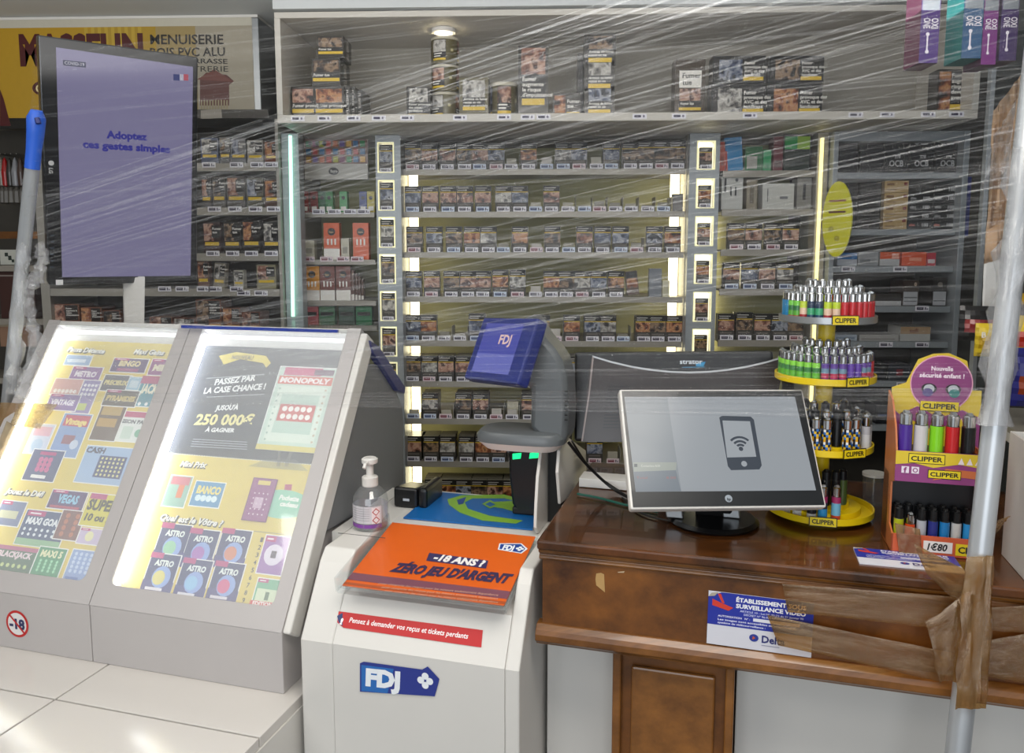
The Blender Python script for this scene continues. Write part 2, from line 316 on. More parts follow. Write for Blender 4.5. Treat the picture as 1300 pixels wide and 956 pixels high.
for px in (378, 412, 449, 481, 517, 584, 640, 670, 690, 812, 862, 952, 1086, 1126, 1178, 1214):
    x = Yp(px, 147, YC).x-cx0; w = .042; m = M(); hh = (cz1-cz0)*.62; zb = (cz1-cz0)*.2
    m.box(f0.pt(x-w/2, zb, 0), XX*w, ZZ*hh, -YY*.0015, 0xe6e4ea); fr = f0.off(.002)
    m.rect(fr, x-.016, zb+hh*.3, x+.004, zb+hh*.75, .0003, 0x3a3650); m.rect(fr, x+.009, zb+hh*.3, x+.015, zb+hh*.75, .0003, 0x777288); m.build('price_label', 'ink', t)
# recessed spot above the cans
t = thing('recessed_spotlight', 'small round recessed spotlight above the tall stack of cans', 'light', Yp(563, 26, YC+.14)[:2]+(cz3-.006,) if False else (Yp(563, 26, YC+.14).x, YC+.14, cz3-.012))
M().lathe(parent_loc(t), [(.030, .012), (.038, .012), (.038, 0), (.030, 0), (.030, .012)], 24).build('rim', 'white_plastic', t, smooth=True)
M().lathe(parent_loc(t), [(.0005, .006), (.029, .006)], 24).build('lens', 'soft_led', t)
l = bpy.data.lights.new('recessed_spot', 'SPOT'); l.energy = 9; l.spot_size = 1.5; l.spot_blend = .7; l.color = (1, .93, .8); l.shadow_soft_size = .02
o = bpy.data.objects.new('recessed_spot', l); COL.objects.link(o); o.location = parent_loc(t)-ZZ*.01
# ------------------------------------------------------------------ goods in the cabinet
BK, YL, WH = 0x15120f, 0xd9b52a, 0xe8e4dc
def tob(px, txt, pal, **k):       # tobacco box face: photo left/top, black text field, yellow strip
    return
YG = YC+.07
def strip(n): return [('r', .12, .06+i*.0, .2, .5, WH) for i in range(0)]
sidetxt = [('v', 'FUMER TUE', .35, .92, .3, .84, 0xcfcac2)]
G1 = 'tobacco boxes in the white cabinet'
def cab(name, label, px, dec, y=YG, d=.09, col=0x2c261c, side=(), top=0x4a4436, base=cz1, **k):
    return carton(name, label, 'tobacco', frY(*px, y), d, col, dec, k.pop('group', G1), 'gloss_ink', 0, top, side, topcol=top, base=base, **k) if False else carton(name, label, 'tobacco', frY(*px, y), d, col, dec, k.get('group', G1), 'gloss_ink', 0, None, side, topcol=top, base=base)
warn = lambda a, b, c: [('p', .08, .42, .92, .93, a), ('r', .04, .14, .96, .44, BK), ('t', b, .08, .33, .07, WH), ('r', .04, .10, .96, .20, YL), ('r', .6, .12, .9, .17, 0x8a6c10)]
wide = lambda a, b: [('r', .03, .3, .97, .95, BK), ('p', .05, .5, .95, .93, a), ('t', b, .06, .36, .1, WH), ('r', .03, .18, .97, .3, YL)]
a = cab('tobacco_carton', 'brown tobacco carton at the far left end of the white cabinet', (370, 110, 399, 143), wide('pink', 'Fumer provoque'), d=.1)
b = cab('tobacco_carton', 'tobacco carton at the bottom of the left stack in the white cabinet', (399.5, 110, 436, 143), wide('orange', 'Fumer provoque'), d=.12, side=sidetxt)
zz = Yp(417, 110, YG).z
c = cab('tobacco_carton', 'tobacco carton in the middle of the left stack, round photo', (396, 74, 432, 110), wide('dark', 'Fumer tue'), d=.12, side=sidetxt, base=zz+.001)
z2 = Yp(417, 74, YG).z
c = cab('tobacco_carton', 'tobacco carton on top of the left stack in the cabinet', (403, 46, 436, 74), wide('dark', 'Fumer tue'), d=.1, side=sidetxt, base=z2+.001)
for i, (px, dy) in enumerate((((437.5, 110, 444, 143), .02), ((444.5, 110, 451, 143), .05), ((452, 114, 460, 143), .09))):
    cab('tobacco_carton', ('narrow tobacco carton end, %s from the left, right of the left stack' % ORD[i]), px, [('r', .1, .1, .9, .9, 0x221e18), ('v', 'FUMER TUE', .3, .9, .45, .8, 0xcfcac2)], y=YG+dy, d=.12)
cab('tobacco_box', 'small tobacco box left of the can stack', (516, 110, 546, 143), [('r', .06, .05, .94, .95, BK), ('p', .1, .5, .9, .95, 'pale'), ('t', 'Fumer provoque|des crises|cardiaques', .1, .4, .075, WH), ('r', .08, .04, .92, .13, YL)], d=.05)
def can(label, px, zb, k, y=YG+.04, cap=False):
    x0, x1, z0, z1 = rectY(*px, y); r = (x1-x0)/2; h = z1-z0; c = W(((x0+x1)/2, y+r*.3, zb)); t = thing('tobacco_can', label, 'tobacco', c, 'round tobacco cans')
    m = M(); n = 28; g = 0x5a5230
    m.lathe(c, [(.001, 0), (r*.97, 0), (r, .003), (r, h*.9), (r*.97, h*.92)], n, g)
    m.build('body', 'gloss_ink', t, smooth=True)
    M().lathe(c, [(r*1.02, h*.9), (r*1.02, h*.985), (r*.95, h), (r*.9, h*.985), (.001, h*.985)], n, 0xb9b29c).build('lid', 'gloss_ink', t, smooth=True)
    m = M()                                       # curved printed label patches
    def patch(a0, a1, z_0, z_1, col, mt, rr):
        P = []
        for i in range(7):
            an = -math.pi/2+a0+(a1-a0)*i/6; P.append((an, i))
        V_ = [c+W(((r+rr)*math.cos(an), (r+rr)*math.sin(an), z)) for z in (z_0*h, z_1*h) for an, i in P]
        m.add(V_, [(i, i+1, 8+i, 7+i) for i in range(6)], col, mt)
    for s0 in ((-.95+k, .1+k), (1.05+k, 1.9+k), (-2.2+k, -1.4+k)):
        patch(s0[0], s0[1], .12, .88, BK, 'gloss_ink', .0004); patch(s0[0]+.03, s0[1]-.03, .42, .86, 0, 'photo_'+random.choice(['pink', 'orange', 'pale', 'blue']), .0008); patch(s0[0]+.03, s0[1]-.03, .12, .2, YL, 'gloss_ink', .0008)
        patch(s0[0]+.1, s0[1]-.3, .34, .38, WH, 'gloss_ink', .0009); patch(s0[0]+.1, s0[1]-.4, .25, .29, WH, 'gloss_ink', .0009)
    patch(.45+k, .65+k, .45, .55, 0xbfb68a, 'gloss_ink', .0004)
    m.build('printed_label', 'gloss_ink', t)
h3 = (Yp(564, 75, YG+.04).z-Yp(564, 109, YG+.04).z)
for i, lb in enumerate(('olive tobacco can at the bottom of the three-can stack', 'olive tobacco can in the middle of the three-can stack', 'olive tobacco can on top of the stack, brightly lit by the spotlight')):
    can(lb, (547, 75, 582, 109), cz1+i*(h3+.002), -.15+i*.12)
cab('tobacco_tin', 'square olive tobacco tin right of the can stack', (583, 98, 620, 142), [('p', .12, .48, .88, .92, 'pale'), ('r', .12, .28, .88, .5, BK), ('t', 'Arretez de fumer|restez en vie|pour vos proches', .15, .43, .06, WH), ('r', .12, .18, .88, .27, YL)], d=.09, col=0x5a5230)
can('single olive tobacco can with a photo of a person, pale lid', (622, 96, 657, 142), cz1, .5)
cab('tobacco_box', 'tall tobacco box with eye photo and large warning text', (658, 58, 696, 142), [('p', .1, .6, .9, .97, 'pink'), ('r', .08, .22, .92, .6, BK), ('t', 'Fumer|augmente|le risque|d\'impuissance', .14, .51, .055, WH), ('r', .12, .17, .88, .26, YL)], d=.08)
cab('tobacco_box', 'low small tobacco box right of the tall box', (702, 118, 737, 142), [('p', .05, .2, .45, .9, 'orange'), ('t', 'Fumer|tue', .52, .6, .14, WH), ('r', .5, .1, .96, .24, YL)], d=.05, y=YG+.02)
cab('tobacco_box', 'dark tobacco box half hidden behind the three-box tower', (733, 68, 748, 141), [('r', .1, .1, .9, .9, 0x1a1714)], d=.05, y=YG+.08)
ys = [(742, 110, 780, 141), (742, 77, 780, 109.5), (742, 43, 782, 76.5)]
for i, p in enumerate(ys):
    cab('tobacco_box', 'tobacco box with yellow strip, %s of the three-box tower' % ('bottom', 'middle', 'top')[i], p, [('r', .1, .1, .9, .95, BK), ('p', .14, .52, .88, .93, ('blue', 'pale', 'dark')[i]), ('t', 'Arretez de fumer|restez en vie', .14, .4, .08, WH), ('r', .13, .1, .87, .24, YL)], d=.09, base=cz1+i*(Yp(760, 110, YG).z-Yp(760, 142, YG).z)+.001*i)
cab('tobacco_box', 'tall brown box with white Fumer tue panel', (857, 75, 895, 141), [('r', .14, .5, .88, .8, WH), ('t', 'Fumer|tue', .24, .67, .09, 0x111111), ('p', .16, .27, .86, .48, 'pink'), ('r', .14, .17, .88, .27, BK), ('t', 'Fumer tue', .2, .2, .04, WH), ('r', .14, .1, .88, .15, YL)], d=.07, col=0x3a2c1a)
pch = lambda a: [('r', .04, .06, .96, .9, 0x24211f), ('p', .12, .1, .56, .86, a), ('t', 'Fumer|provoque des|AVC et des|handicaps', .6, .68, .11, WH), ('r', .58, .08, .96, .22, YL)]
pz = Yp(940, 106, YG).z
for i, (p, a, lb, b_) in enumerate((((903, 107, 972, 140), 'pale', 'left black tobacco pouch of the lower pair', cz1), ((974, 107, 1044, 140), 'orange', 'right black tobacco pouch of the lower pair', cz1),
                            ((905, 71, 972, 105), 'blue', 'left black tobacco pouch of the upper pair', pz+.002), ((976, 71, 1046, 105), 'dark', 'right black tobacco pouch of the upper pair', pz+.002))):
    cab('tobacco_pouch', lb, p, pch(a), d=.06, col=0x1a1918, base=b_, group='black tobacco pouches in the cabinet')
cab('tobacco_box', 'black tobacco box at the right end below the cable boxes', (1190, 88, 1232, 138), [('p', .04, .1, .4, .95, 'orange'), ('r', .4, .05, .98, .98, BK), ('t', 'Fumer|augmente le|risque de|devenir|aveugle', .42, .82, .09, WH), ('r', .4, .1, .9, .22, YL)], d=.06)
# ------------------------------------------------------------------ yellow advertising lightbox on the left
SY = 2.6
sx0, sx1 = -2.2, Yp(322, 90, SY).x; sz0, sz1 = Yp(160, 149, SY).z, Yp(160, 24, SY).z
t = thing('advertising_lightbox', 'yellow joinery advertising lightbox with house picture above the left shelves', 'sign', ((sx0+sx1)/2, SY+.15, sz0))
M().wbox(sx0, sx1+.02, SY, SY+.22, sz0, sz1).build('box', 'brushed', t, .003)
f = Fr((sx0, SY-.001, sz0), XX, ZZ); m = M(); H = sz1-sz0
def sp(px): return f.loc(px, 90)[0]
xs = [0, sp(120), sp(200), sp(250), sx1-sx0]; cs = [0xb08a1e, 0xa88828, 0x9c8858, 0x9e9684]
for i in range(4): m.rect(f, xs[i], H*.0, xs[i+1], H*.92, .0002, cs[i])
m.rect(f, 0, H*.92, xs[4], H, .0002, 0xbdb8a8)
for i in range(9): m.rect(f, sp(110)+i*.022, 0, sp(110)+i*.022+.011, H*.92, .0004, 0xb99a34)
m.tpx(f, 'MASSELIN', (26, 82), (183, 81), 37, 0x4a1414, bold=.05); m.tpx(f, 'MENUISERIE', (191, 56), (284, 56), 12, 0x26221e, bold=.02)
m.tpx(f, 'BOIS PVC ALU', (191, 72), (286, 71), 11, 0x26221e, bold=.02); m.tpx(f, 'TERRASSE', (232, 80), (289, 81), 6, 0x26221e, bold=.02); m.tpx(f, 'VITRERIE', (232, 91), (290, 91), 7, 0x26221e)
m.disc(f, *f.loc(62, 112), .055, .028, .0006, 0x4a1414); m.tpx(f, '02 33', (46, 117), (80, 116), 9, 0xe8d8a0, .001, bold=.02)
m.ppx(f, [(0, 113), (5, 126), (14, 160), (0, 160)], .0006, 0x4a1414)
m.ppx(f, [(254, 100), (262, 92), (288, 95), (297, 103), (291, 108), (291, 134), (254, 134)], .0007, 0x5a2e28); m.ppx(f, [(250, 101), (272, 88), (297, 104)], .0009, 0x6e3b32)
for i in range(10): m.ppx(f, [(255+i*3.6, 127), (257+i*3.6, 127), (257+i*3.6, 139), (255+i*3.6, 139)], .001, 0x9a8e70)
m.ppx(f, [(250, 139), (340, 139), (342, 150), (250, 150)], .0008, 0x44403a); m.ppx(f, [(255, 140), (281, 138), (282, 150), (255, 151)], .001, 0x9a948a)
m.build('printed_front', 'ink', t)
M().wbox(sx0, sx1+.02, SY-.004, SY+.22, sz1, sz1+.008).build('top_edge', 'white_plastic', t)
# ------------------------------------------------------------------ tobacco wall: bays, columns, shelves
def price(k):
    key = 'price%d' % k
    if key not in ROOTS:
        m = M(); bg = (0xe4e2e8, 0xe2d2d6, 0xd2dcec)[k]; m.box((-.022, 0, 0), XX*.044, YY*.0015, ZZ*.017, bg); fr = Fr((-.022, -.0003, 0), XX, ZZ)
        m.rect(fr, .004, .004, .026, .013, .0003, (0x3a3448, 0x7a3444, 0x30426e)[k]); m.rect(fr, .006, .0095, .024, .0105, .0005, bg)
        m.rect(fr, .030, .004, .034, .013, .0003, 0x5a5668); m.rect(fr, .036, .004, .040, .009, .0003, 0x77738a); ROOTS[key] = m.build('price_label', 'ink'); COL.objects.unlink(ROOTS[key])
    o = ROOTS[key].copy(); COL.objects.link(o); return o
def pack(pal, tall=False):
    key = 'pack_%s%d' % (pal, tall)
    if key not in ROOTS:
        h = .093 if tall else .088; w = .056; m = M(); m.box((-w/2, 0, 0), XX*w, YY*.022, ZZ*h, 0x241f1b); fr = Fr((-w/2, 0, 0), XX, ZZ)
        m.rect(fr, .001, h*.77, w-.001, h*.99, .0002, 0x0e0d0c)
        m.rect(fr, .004, h*.90, w-.014, h*.93, .0004, 0xb9b5ae); m.rect(fr, .004, h*.82, w-.02, h*.85, .0004, 0xb9b5ae)
        m.rect(fr, .001, h*.745, w-.001, h*.78, .0003, 0xc9a824); m.rect(fr, .001, h*.36, w-.001, h*.745, .0002, 0, 'photo_'+pal)
        m.rect(fr, 0, 0, w, h*.36, .0002, 0x3c3833); m.rect(fr, .008, h*.24, w-.008, h*.30, .0004, 0x6a655e)
        m.add([(-w/2+.001, .001, h+.0002), (w/2-.001, .001, h+.0002), (w/2-.001, .021, h+.0002), (-w/2+.001, .021, h+.0002)], [(0, 1, 2, 3)], 0x8d897b)
        m.add([(-w/2+.001, .004, h+.0004), (w/2-.001, .004, h+.0004), (w/2-.001, .006, h+.0004), (-w/2+.001, .006, h+.0004)], [(0, 1, 2, 3)], 0x34302a)
        ROOTS[key] = m.build('cigarette_pack', 'gloss_ink'); COL.objects.unlink(ROOTS[key])
    return ROOTS[key]
PALN = dict(orange='orange photo', blue='blue photo', pink='pink photo', pale='pale grey photo', dark='dark brown photo')
PC = 'cigarette packs on the wall shelves'
def add_pack(pal, x, y, z, label, tall=False, rz=0):
    s = pack(pal, tall); o = s.copy(); COL.objects.link(o); o.location = (x, y, z); o.rotation_euler = (0, 0, rz); return tag(o, label, 'cigarette pack', PC)
def bay(name, label, px0, px1, yf, depth, backmt, rows, packs, where, shelf_th=7, z_bottom=.72, uprights=True):
    x0, x1 = Yp(px0, 330, yf).x, Yp(px1, 330, yf).x
    t = thing(name, label, 'shelving', ((x0+x1)/2, yf+depth/2, 0))
    M().wbox(x0, x1, yf+depth, yf+depth+.02, .3, cz0-.002).build('back_panel', backmt, t)
    M().wbox(x0, x1, yf+.02, yf+depth, z_bottom-.1, z_bottom-.08).build('bottom_panel', 'shelf_metal', t)
    for k, py in enumerate(rows):
        xm = (px0+px1)/2; z1 = Yp(xm, py, yf).z; th = Yp(xm, py, yf).z-Yp(xm, py+shelf_th, yf).z
        m = M().wbox(x0+.001, x1-.001, yf, yf+depth-.001, z1-.006, z1, mt='shelf_metal').wbox(x0+.001, x1-.001, yf-.004, yf+.004, z1-th, z1+.001, mt='shelf_metal')
        sh = m.build('shelf', 'shelf_metal', t)
        ent = packs[k] if k < len(packs) else []
        i = 0
        for e in ent:
            px, pal = e[0], e[1]; x = Yp(px, py-6, yf).x
            pl = price(random.choice((0, 0, 0, 1, 2))); pl.parent = sh; pl.location = W((x, yf-.0062, z1+.001))-parent_loc(t)
            if pal is None:
                q = M().box((x-.017, yf+.012, z1), XX*.034, YY*.008, ZZ*(.022+.02*random.random()), random.choice((0xaaa596, 0x8a8678, 0xbdb8b0)));q.wbox(x+.026, x+.0275, yf+.0, yf+.09, z1, z1+.05, 0x9a978a)
                q.build('pack_pusher', 'ink', sh); continue
            lab = 'pack with %s, %s from left on %s shelf of %s' % (PALN[pal], ORD[i], ORD[k], where)
            tall = len(e) > 2 and e[2] == 't'; i += 1
            y0 = yf+.006
            add_pack(pal, x+(.004 if pal != 'pale' else -.003)*0, y0, z1+.0005, lab, tall)
            n = e[3] if len(e) > 3 else (3 if py > 480 else 1 if py > 425 else 0)
            for j in range(n): add_pack(random.choice(list(PALN)), x+random.uniform(-.002, .002), y0+.0235*(j+1), z1+.0005, '%s pack behind pack %s on %s shelf of %s' % (ORD[j], ORD[i-1], ORD[k], where), tall)
    return t, x0, x1
P = lambda s: [random.choice(['orange', 'blue', 'pink', 'pale', 'dark', 'dark', 'blue']) if False else {'o': 'orange', 'b': 'blue', 'p': 'pink', 'w': 'pale', 'd': 'dark', '-': None}[c] for c in s]
def R(xs, s, tall=()): return [(x, p, 't' if i in tall else '') for i, (x, p) in enumerate(zip(xs, P(s)))]
rowsC = [215, 269, 320.5, 377, 433, 485, 532.5, 587, 642]
pk = [R((524, 545, 568, 590, 609, 630, 649, 671, 694, 715, 735, 757, 776, 800, 820, 840, 860), 'dppdpb-o-wb-bdddd', (0, 14, 15, 16)),
      R((524, 546, 569, 590, 613, 639, 660, 680, 700, 721, 742, 761, 781, 801, 822, 842), 'bppppwb-p-------'),
      R((526, 551, 576, 599, 620, 639, 660, 681, 701, 722, 742, 765, 788, 808, 831, 854), 'dbdow-o-d-pbb-bo'),
      R((525, 548, 573, 594, 613, 635, 657, 680, 700, 719, 739, 760, 782), 'bpdppow-odwbo', (5, 6)),
      R((524, 544, 564, 584, 605, 688, 705, 726, 752, 772, 791, 817, 835, 856), 'bo--bd-obw-odo', (4,)),
      R((524, 545, 566, 588, 609, 630, 651, 726, 747), 'dwppbdobp'),
      R((525, 546, 566, 588, 610, 630, 650, 672, 726), '-w-dp--pd'),
      R((525, 547, 568, 592, 613, 633, 654, 755, 778), 'pdwwopbb-'),
      R((549, 569, 588, 608, 628, 648, 668), 'pobdpod')]
bt, bx0, bx1 = bay('cigarette_shelving', 'wide middle bay of cigarette shelves with lit sides', 513, 868, YF, .30, 'bay_back', rowsC, pk, 'middle bay')
bt['group'] = 'bays of the tobacco wall'
zlo = Yp(690, 640, YF).z
for a, b in ((bx0+.003, bx0+.034), (bx1-.034, bx1-.003)):
    for r0, r1 in zip(rowsC[:-1], rowsC[1:]): M().wbox(a, b, YF+.105, YF+.110, Yp(690, r1, YF).z+.001, Yp(690, r0, YF).z-.0065).build('light_strip', 'warm_led', bt)
for a in (bx0-.012, bx1+.001): M().wbox(a, a+.011, YF-.01, YF+.32, .3, cz0-.002).build('upright', 'shelf_metal', bt, .001)
# tall thin lights under the shelves make the back glow
for (lx, sz) in (((bx0+bx1)/2, .9),):
    for zc in (1.95, 1.5, 1.1):
        pass
# a few special goods in the middle bay
def wcart(name, label, cat, px, dec, col, y=YF+.006, d=.03, group=None, base=None, **k): return carton(name, label, cat, frY(*px, y), d, col, dec, group, 'gloss_ink', k.get('tilt', 0), None, k.get('side', ()), k.get('topcol'), base)
def zrow(py, xm=690, y=YF): return Yp(xm, py, y).z+.0005
wcart('cigarette_pack', 'red and grey pack leaning sideways on the fourth middle shelf', 'cigarette pack', (797, 345, 812, 375), [('r', .02, .7, .98, .98, BK), ('p', .05, .3, .95, .7, 'orange')], 0x6a5a50, tilt=.12, group=PC)
wcart('filter_box', 'tall plain grey box near the right end of fourth middle shelf', 'box', (824, 341, 840, 376), [('r', .1, .5, .9, .56, 0x9a9fa6)], 0x767b82, base=zrow(377, 690))
wcart('filter_box', 'short cream box beside the tall plain grey box', 'box', (841, 356, 850, 376), [('r', .1, .3, .9, .7, 0xbdb79a)], 0xcac5a8, base=zrow(377, 690))
wcart('filter_box', 'grey box at right end of second middle shelf', 'box', (854, 246, 867, 267), [('r', .1, .1, .9, .9, 0x7d7a78)], 0x6a6866, base=zrow(269, 690))
wcart('filter_box', 'cream filter box on the seventh middle shelf', 'box', (644, 510, 658, 532), [('r', .1, .2, .9, .4, 0x9c8f70)], 0xb5b09a, base=zrow(532.5, 690), y=YF+.03)
wcart('filter_box', 'small pale box on top middle shelf among dark packs', 'box', (709, 192, 722, 207), [('r', .1, .2, .9, .6, 0xcfd08a)], 0xa9b08a, y=YF+.035, d=.02, base=zrow(215))
# columns with lit windows
def column(label, pxa, pxb, xw0, xw1, rows, lean):
    yf = 2.70; zt = cz0-.002; x0, x1 = Yp(pxa, 300, yf).x, Yp(pxb, 300, yf).x
    t = thing('display_column', label, 'display column', ((x0+x1)/2, yf+.08, 0), 'grey steel display columns')
    wx0, wx1 = Yp(xw0, 300, yf).x, Yp(xw1, 300, yf).x; xm = (xw0+xw1)/2
    zs = [(Yp(xm, b, yf).z, Yp(xm, a, yf).z) for a, b in rows]
    m = M().wbox(x0, wx0, yf, yf+.05, .3, zt).wbox(wx1, x1, yf, yf+.05, .3, zt); edge = [zt]
    for a, b in zs: edge += [b, a]
    edge.append(.3)
    for i in range(0, len(edge), 2):
        m.wbox(wx0, wx1, yf, yf+.05, edge[i+1], edge[i])
    m.wbox(x0, x1, yf+.05, yf+.12, .3, zt); m.build('column_body', 'column_metal', t)
    for i, (a, b) in enumerate(zs):
        e = .0035; y1 = yf+.045
        fm = M().wbox(wx0, wx1, y1, y1+.004, a, b, mt='warm_led'); 
        g = M().wbox(wx0-e, wx1+e, yf-.003, yf+.001, b, b+e).wbox(wx0-e, wx1+e, yf-.003, yf+.001, a-e, a).wbox(wx0-e, wx0, yf-.003, yf+.001, a, b).wbox(wx1, wx1+e, yf-.003, yf+.001, a, b)
        fr_ = g.build('window_frame', 'frame_glow', t); fm.build('light_panel', 'warm_led', t)
        k = (b-a); w = (wx1-wx0)
        pal = random.choice(list(PALN)); ww = w*(.92 if lean > 0 else .80); hh = k*(.96 if lean > 0 else .80)
        sc_ = pack(pal); o = sc_.copy(); COL.objects.link(o); o.location = ((wx0+wx1)/2, yf+.006, a+.0005); o.scale = (ww/.056, 1, hh/.088)
        tag(o, 'pack with %s inside the %s lit window of the %s' % (PALN[pal], ORD[i], 'left column' if lean > 0 else 'right column'), 'cigarette pack', 'cigarette packs in lit windows')
        pl = price(0); pl.parent = t; pl.location = W(((wx0+wx1)/2, yf-.005, a-.002))-parent_loc(t)
        pl.scale = (.85, 1, .8)
column('left grey steel column with a row of lit pack windows', 478.5, 510, 482.5, 500.5, [(182, 218), (230, 266), (277, 313), (324, 359), (371, 406), (416, 451), (461, 495), (505, 538), (548, 580)], 1)
column('right grey steel column with a row of lit pack windows', 873, 911, 883.5, 904, [(180, 214), (228, 263), (276, 311), (324, 359), (372, 407), (419, 452), (463, 496)], -1)
# second bay (between neon post and left column)
t2, ax0, ax1 = bay('accessory_shelving', 'narrow bay of vaping goods left of the left column', 383, 477, YF, .26, 'bay_back', [270, 330, 382], [], 'x', 6)
t2['group'] = 'bays of the tobacco wall'
for a in (ax0-.0, ): M().wbox(a-.012, a-.001, YF-.01, YF+.28, .3, cz0-.002).build('upright', 'shelf_metal', t2)
for py, xs in ((268, (405, 425, 445, 462)), (328, (392, 415, 436, 454))):
    for px in xs: pl = price(0 if py == 268 else 1); pl.parent = t2; pl.location = W((Yp(px, py, YF).x, YF-.0062, Yp(430, py+4, YF).z))-parent_loc(t2)
cols5 = [0xd8a020, 0xc03428, 0x2a8a4a, 0x5a3a8a, 0xb0b020, 0x2a6a9a, 0xc8602a, 0x701c50]
dec = [('r', 0, .38, 1, 1, 0x7c5a4a)]
for i in range(9):
    for j in range(3): dec.append(('r', .02+i*.108, .42+j*.19, .10+i*.108, .56+j*.19, cols5[(i*3+j*5+i*j) % 8]))
for i in range(3): dec.append(('c', .10+i*.11, .88, .035, 0x1c2a20))
dec += [('r', 0, 0, 1, .38, 0xb8b4aa), ('c', .46, .2, .08, 0x1c1c1c, .06), ('t', 'fuyo', .41, .17, .07, WH)]
wcart('flavour_poster', 'colourful liquid flavour display board at top of the vaping bay', 'poster', (387, 176, 467, 228), dec, 0xb8b4aa, y=YF+.05, d=.01)
for i, (px, c) in enumerate(((382, 0x8c2a22), (394, 0x7c2a26), (404, 0x1c5a34), (413, 0x2a7a3c), (431, 0x4a9a5c), (456, 0x2a3a7a), (466, 0xb8a828))):
    wcart('liquid_box', '%s small flavour box, %s from left above the orange boxes' % ({0x8c2a22: 'red', 0x7c2a26: 'dark red', 0x1c5a34: 'dark green', 0x2a7a3c: 'green', 0x4a9a5c: 'pale green', 0x2a3a7a: 'blue', 0xb8a828: 'yellow'}[c], ORD[i]), 'box', (px, 243, px+9.5, 262), [('c', .5, .7, .25, 0x15120f), ('r', .15, .1, .85, .3, WH)], c, y=YF+.04, group='small flavour boxes', base=Yp(430, 270, YF).z+.001)
lh = [('c', .5, .76, .24, 0x1a1512), ('t', 'fuyo', .34, .73, .05, 0xd8b080), ('r', .22, .40, .32, .56, WH), ('r', .45, .40, .55, .56, WH), ('r', .68, .40, .78, .56, WH), ('r', 0, 0, 1, .3, WH)]
z33 = Yp(430, 330, YF).z+.001; z38 = Yp(430, 382, YF).z+.001
wcart('vape_box', 'orange vape box with black round logo, left of the pair', 'box', (411, 283, 431, 326), lh, 0xd0561c, y=YF+.01, group='tall vape boxes', base=z33)
wcart('vape_box', 'orange vape box with black round logo, right of the pair', 'box', (448, 283, 468, 326), lh[:5], 0xd0561c, y=YF+.01, group='tall vape boxes', base=z33)
wcart('vape_box', 'small cream box left of the orange boxes', 'box', (386, 305, 399, 324), [('r', .2, .3, .8, .6, 0x8c887a)], 0xbcb8a4, y=YF+.02, base=z33)
wcart('vape_box', 'small cream box between the two orange boxes', 'box', (433, 303, 443, 324), [('r', .2, .3, .8, .6, 0x8c887a)], 0xbcb8a4, y=YF+.02, base=z33)
for i, (px, c, n) in enumerate(((387, 0xcf8a1a, 'amber'), (406.5, 0x6e2c1a, 'left dark brown'), (426.5, 0x6a2a18, 'right dark brown'))):
    wcart('vape_box', n+' vape box with white base below the orange boxes', 'box', (px, 338, px+18.5, 380), lh, c, y=YF+.01, group='tall vape boxes', base=z38)
for i in range(4): wcart('vape_box', '%s narrow brown box edge right of the dark brown boxes' % ORD[i], 'box', (446+i*4, 343+i*4, 449.4+i*4, 380), [('r', 0, 0, 1, .2, WH)], 0x5a3424, y=YF+.02+i*.015, group='narrow box edges', base=z38)
for i, (px, c, n) in enumerate(((384, 0xb04a52, 'pink'), (405, 0x3a6a4a, 'grey green'), (430, 0x2c4a3c, 'dark green'), (452, 0x1c6a40, 'bright green'))):
    wcart('vape_box', '%s flavour box on the lowest shelf of the vaping bay' % n, 'box', (px, 389, px+20, 412), [('r', .1, .5, .9, .7, 0x2a2a2a)], c, y=YF+.01, group='low flavour boxes', base=Yp(430, 413, YF).z)
M().wbox(ax0, ax1, YF, YF+.2, Yp(430, 420, YF).z, Yp(430, 413, YF).z-.001).build('shelf', 'shelf_metal', t2)
# neon post
t = thing('lit_post', 'pale upright post carrying a green white glowing tube', 'post', (Yp(368, 300, 2.62).x, 2.66, 0), 'glowing posts')
M().wbox(Yp(358, 300, 2.62).x, Yp(380, 300, 2.62).x, 2.64, 2.69, .3, cz0-.002).build('post_body', 'column_metal', t, .002)
M().tube([Yp(368.5, 172, 2.63), Yp(372, 402, 2.63)], .0058, 10).build('glowing_tube', 'green_neon', t)
# ------------------------------------------------------------------ far-left bay
YL_ = 2.62
t3 = thing('pouch_shelving', 'dim brown shelving of tobacco pouches behind the portrait screen', 'shelving', (Yp(200, 300, YL_).x, YL_+.15, 0), 'bays of the tobacco wall')
lx0, lx1 = Yp(60, 300, YL_).x, Yp(357, 300, YL_).x
M().wbox(lx0, lx1, YL_+.28, YL_+.30, .3, sz0-.004).build('back_panel', 'dark_back', t3)
M().wbox(lx0-.03, lx0, YL_-.005, YL_+.3, .3, sz0-.004).build('upright', 'shelf_metal', t3); M().wbox(lx1-.01, lx1, YL_, YL_+.3, .3, sz0-.004).build('upright', 'shelf_metal', t3)
rl = [208, 264, 322, 367, 417]
for py in rl:
    z = Yp(250, py, YL_).z; m = M().wbox(lx0+.001, lx1-.011, YL_, YL_+.278, z-.012, z); m.wbox(lx0+.001, lx1-.011, YL_-.004, YL_, z-.024, z+.001); m.build('shelf', 'shelf_metal', t3)
for py, xs in ((209, (266, 301, 327, 345)), (265, (273, 299, 325, 348)), (321, (271, 296, 320, 345)), (366, (210, 232, 259, 274, 301))):
    for px in xs: p_ = price(0); p_.parent = t3; p_.location = W((Yp(px, py, YL_).x, YL_-.0062, Yp(250, py+4, YL_).z))-parent_loc(t3)
for px in (310, 332): p_ = price(0); p_.parent = t3; p_.location = W((Yp(px, 372, YL_).x, YL_-.0062, Yp(250, 375, YL_).z))-parent_loc(t3)
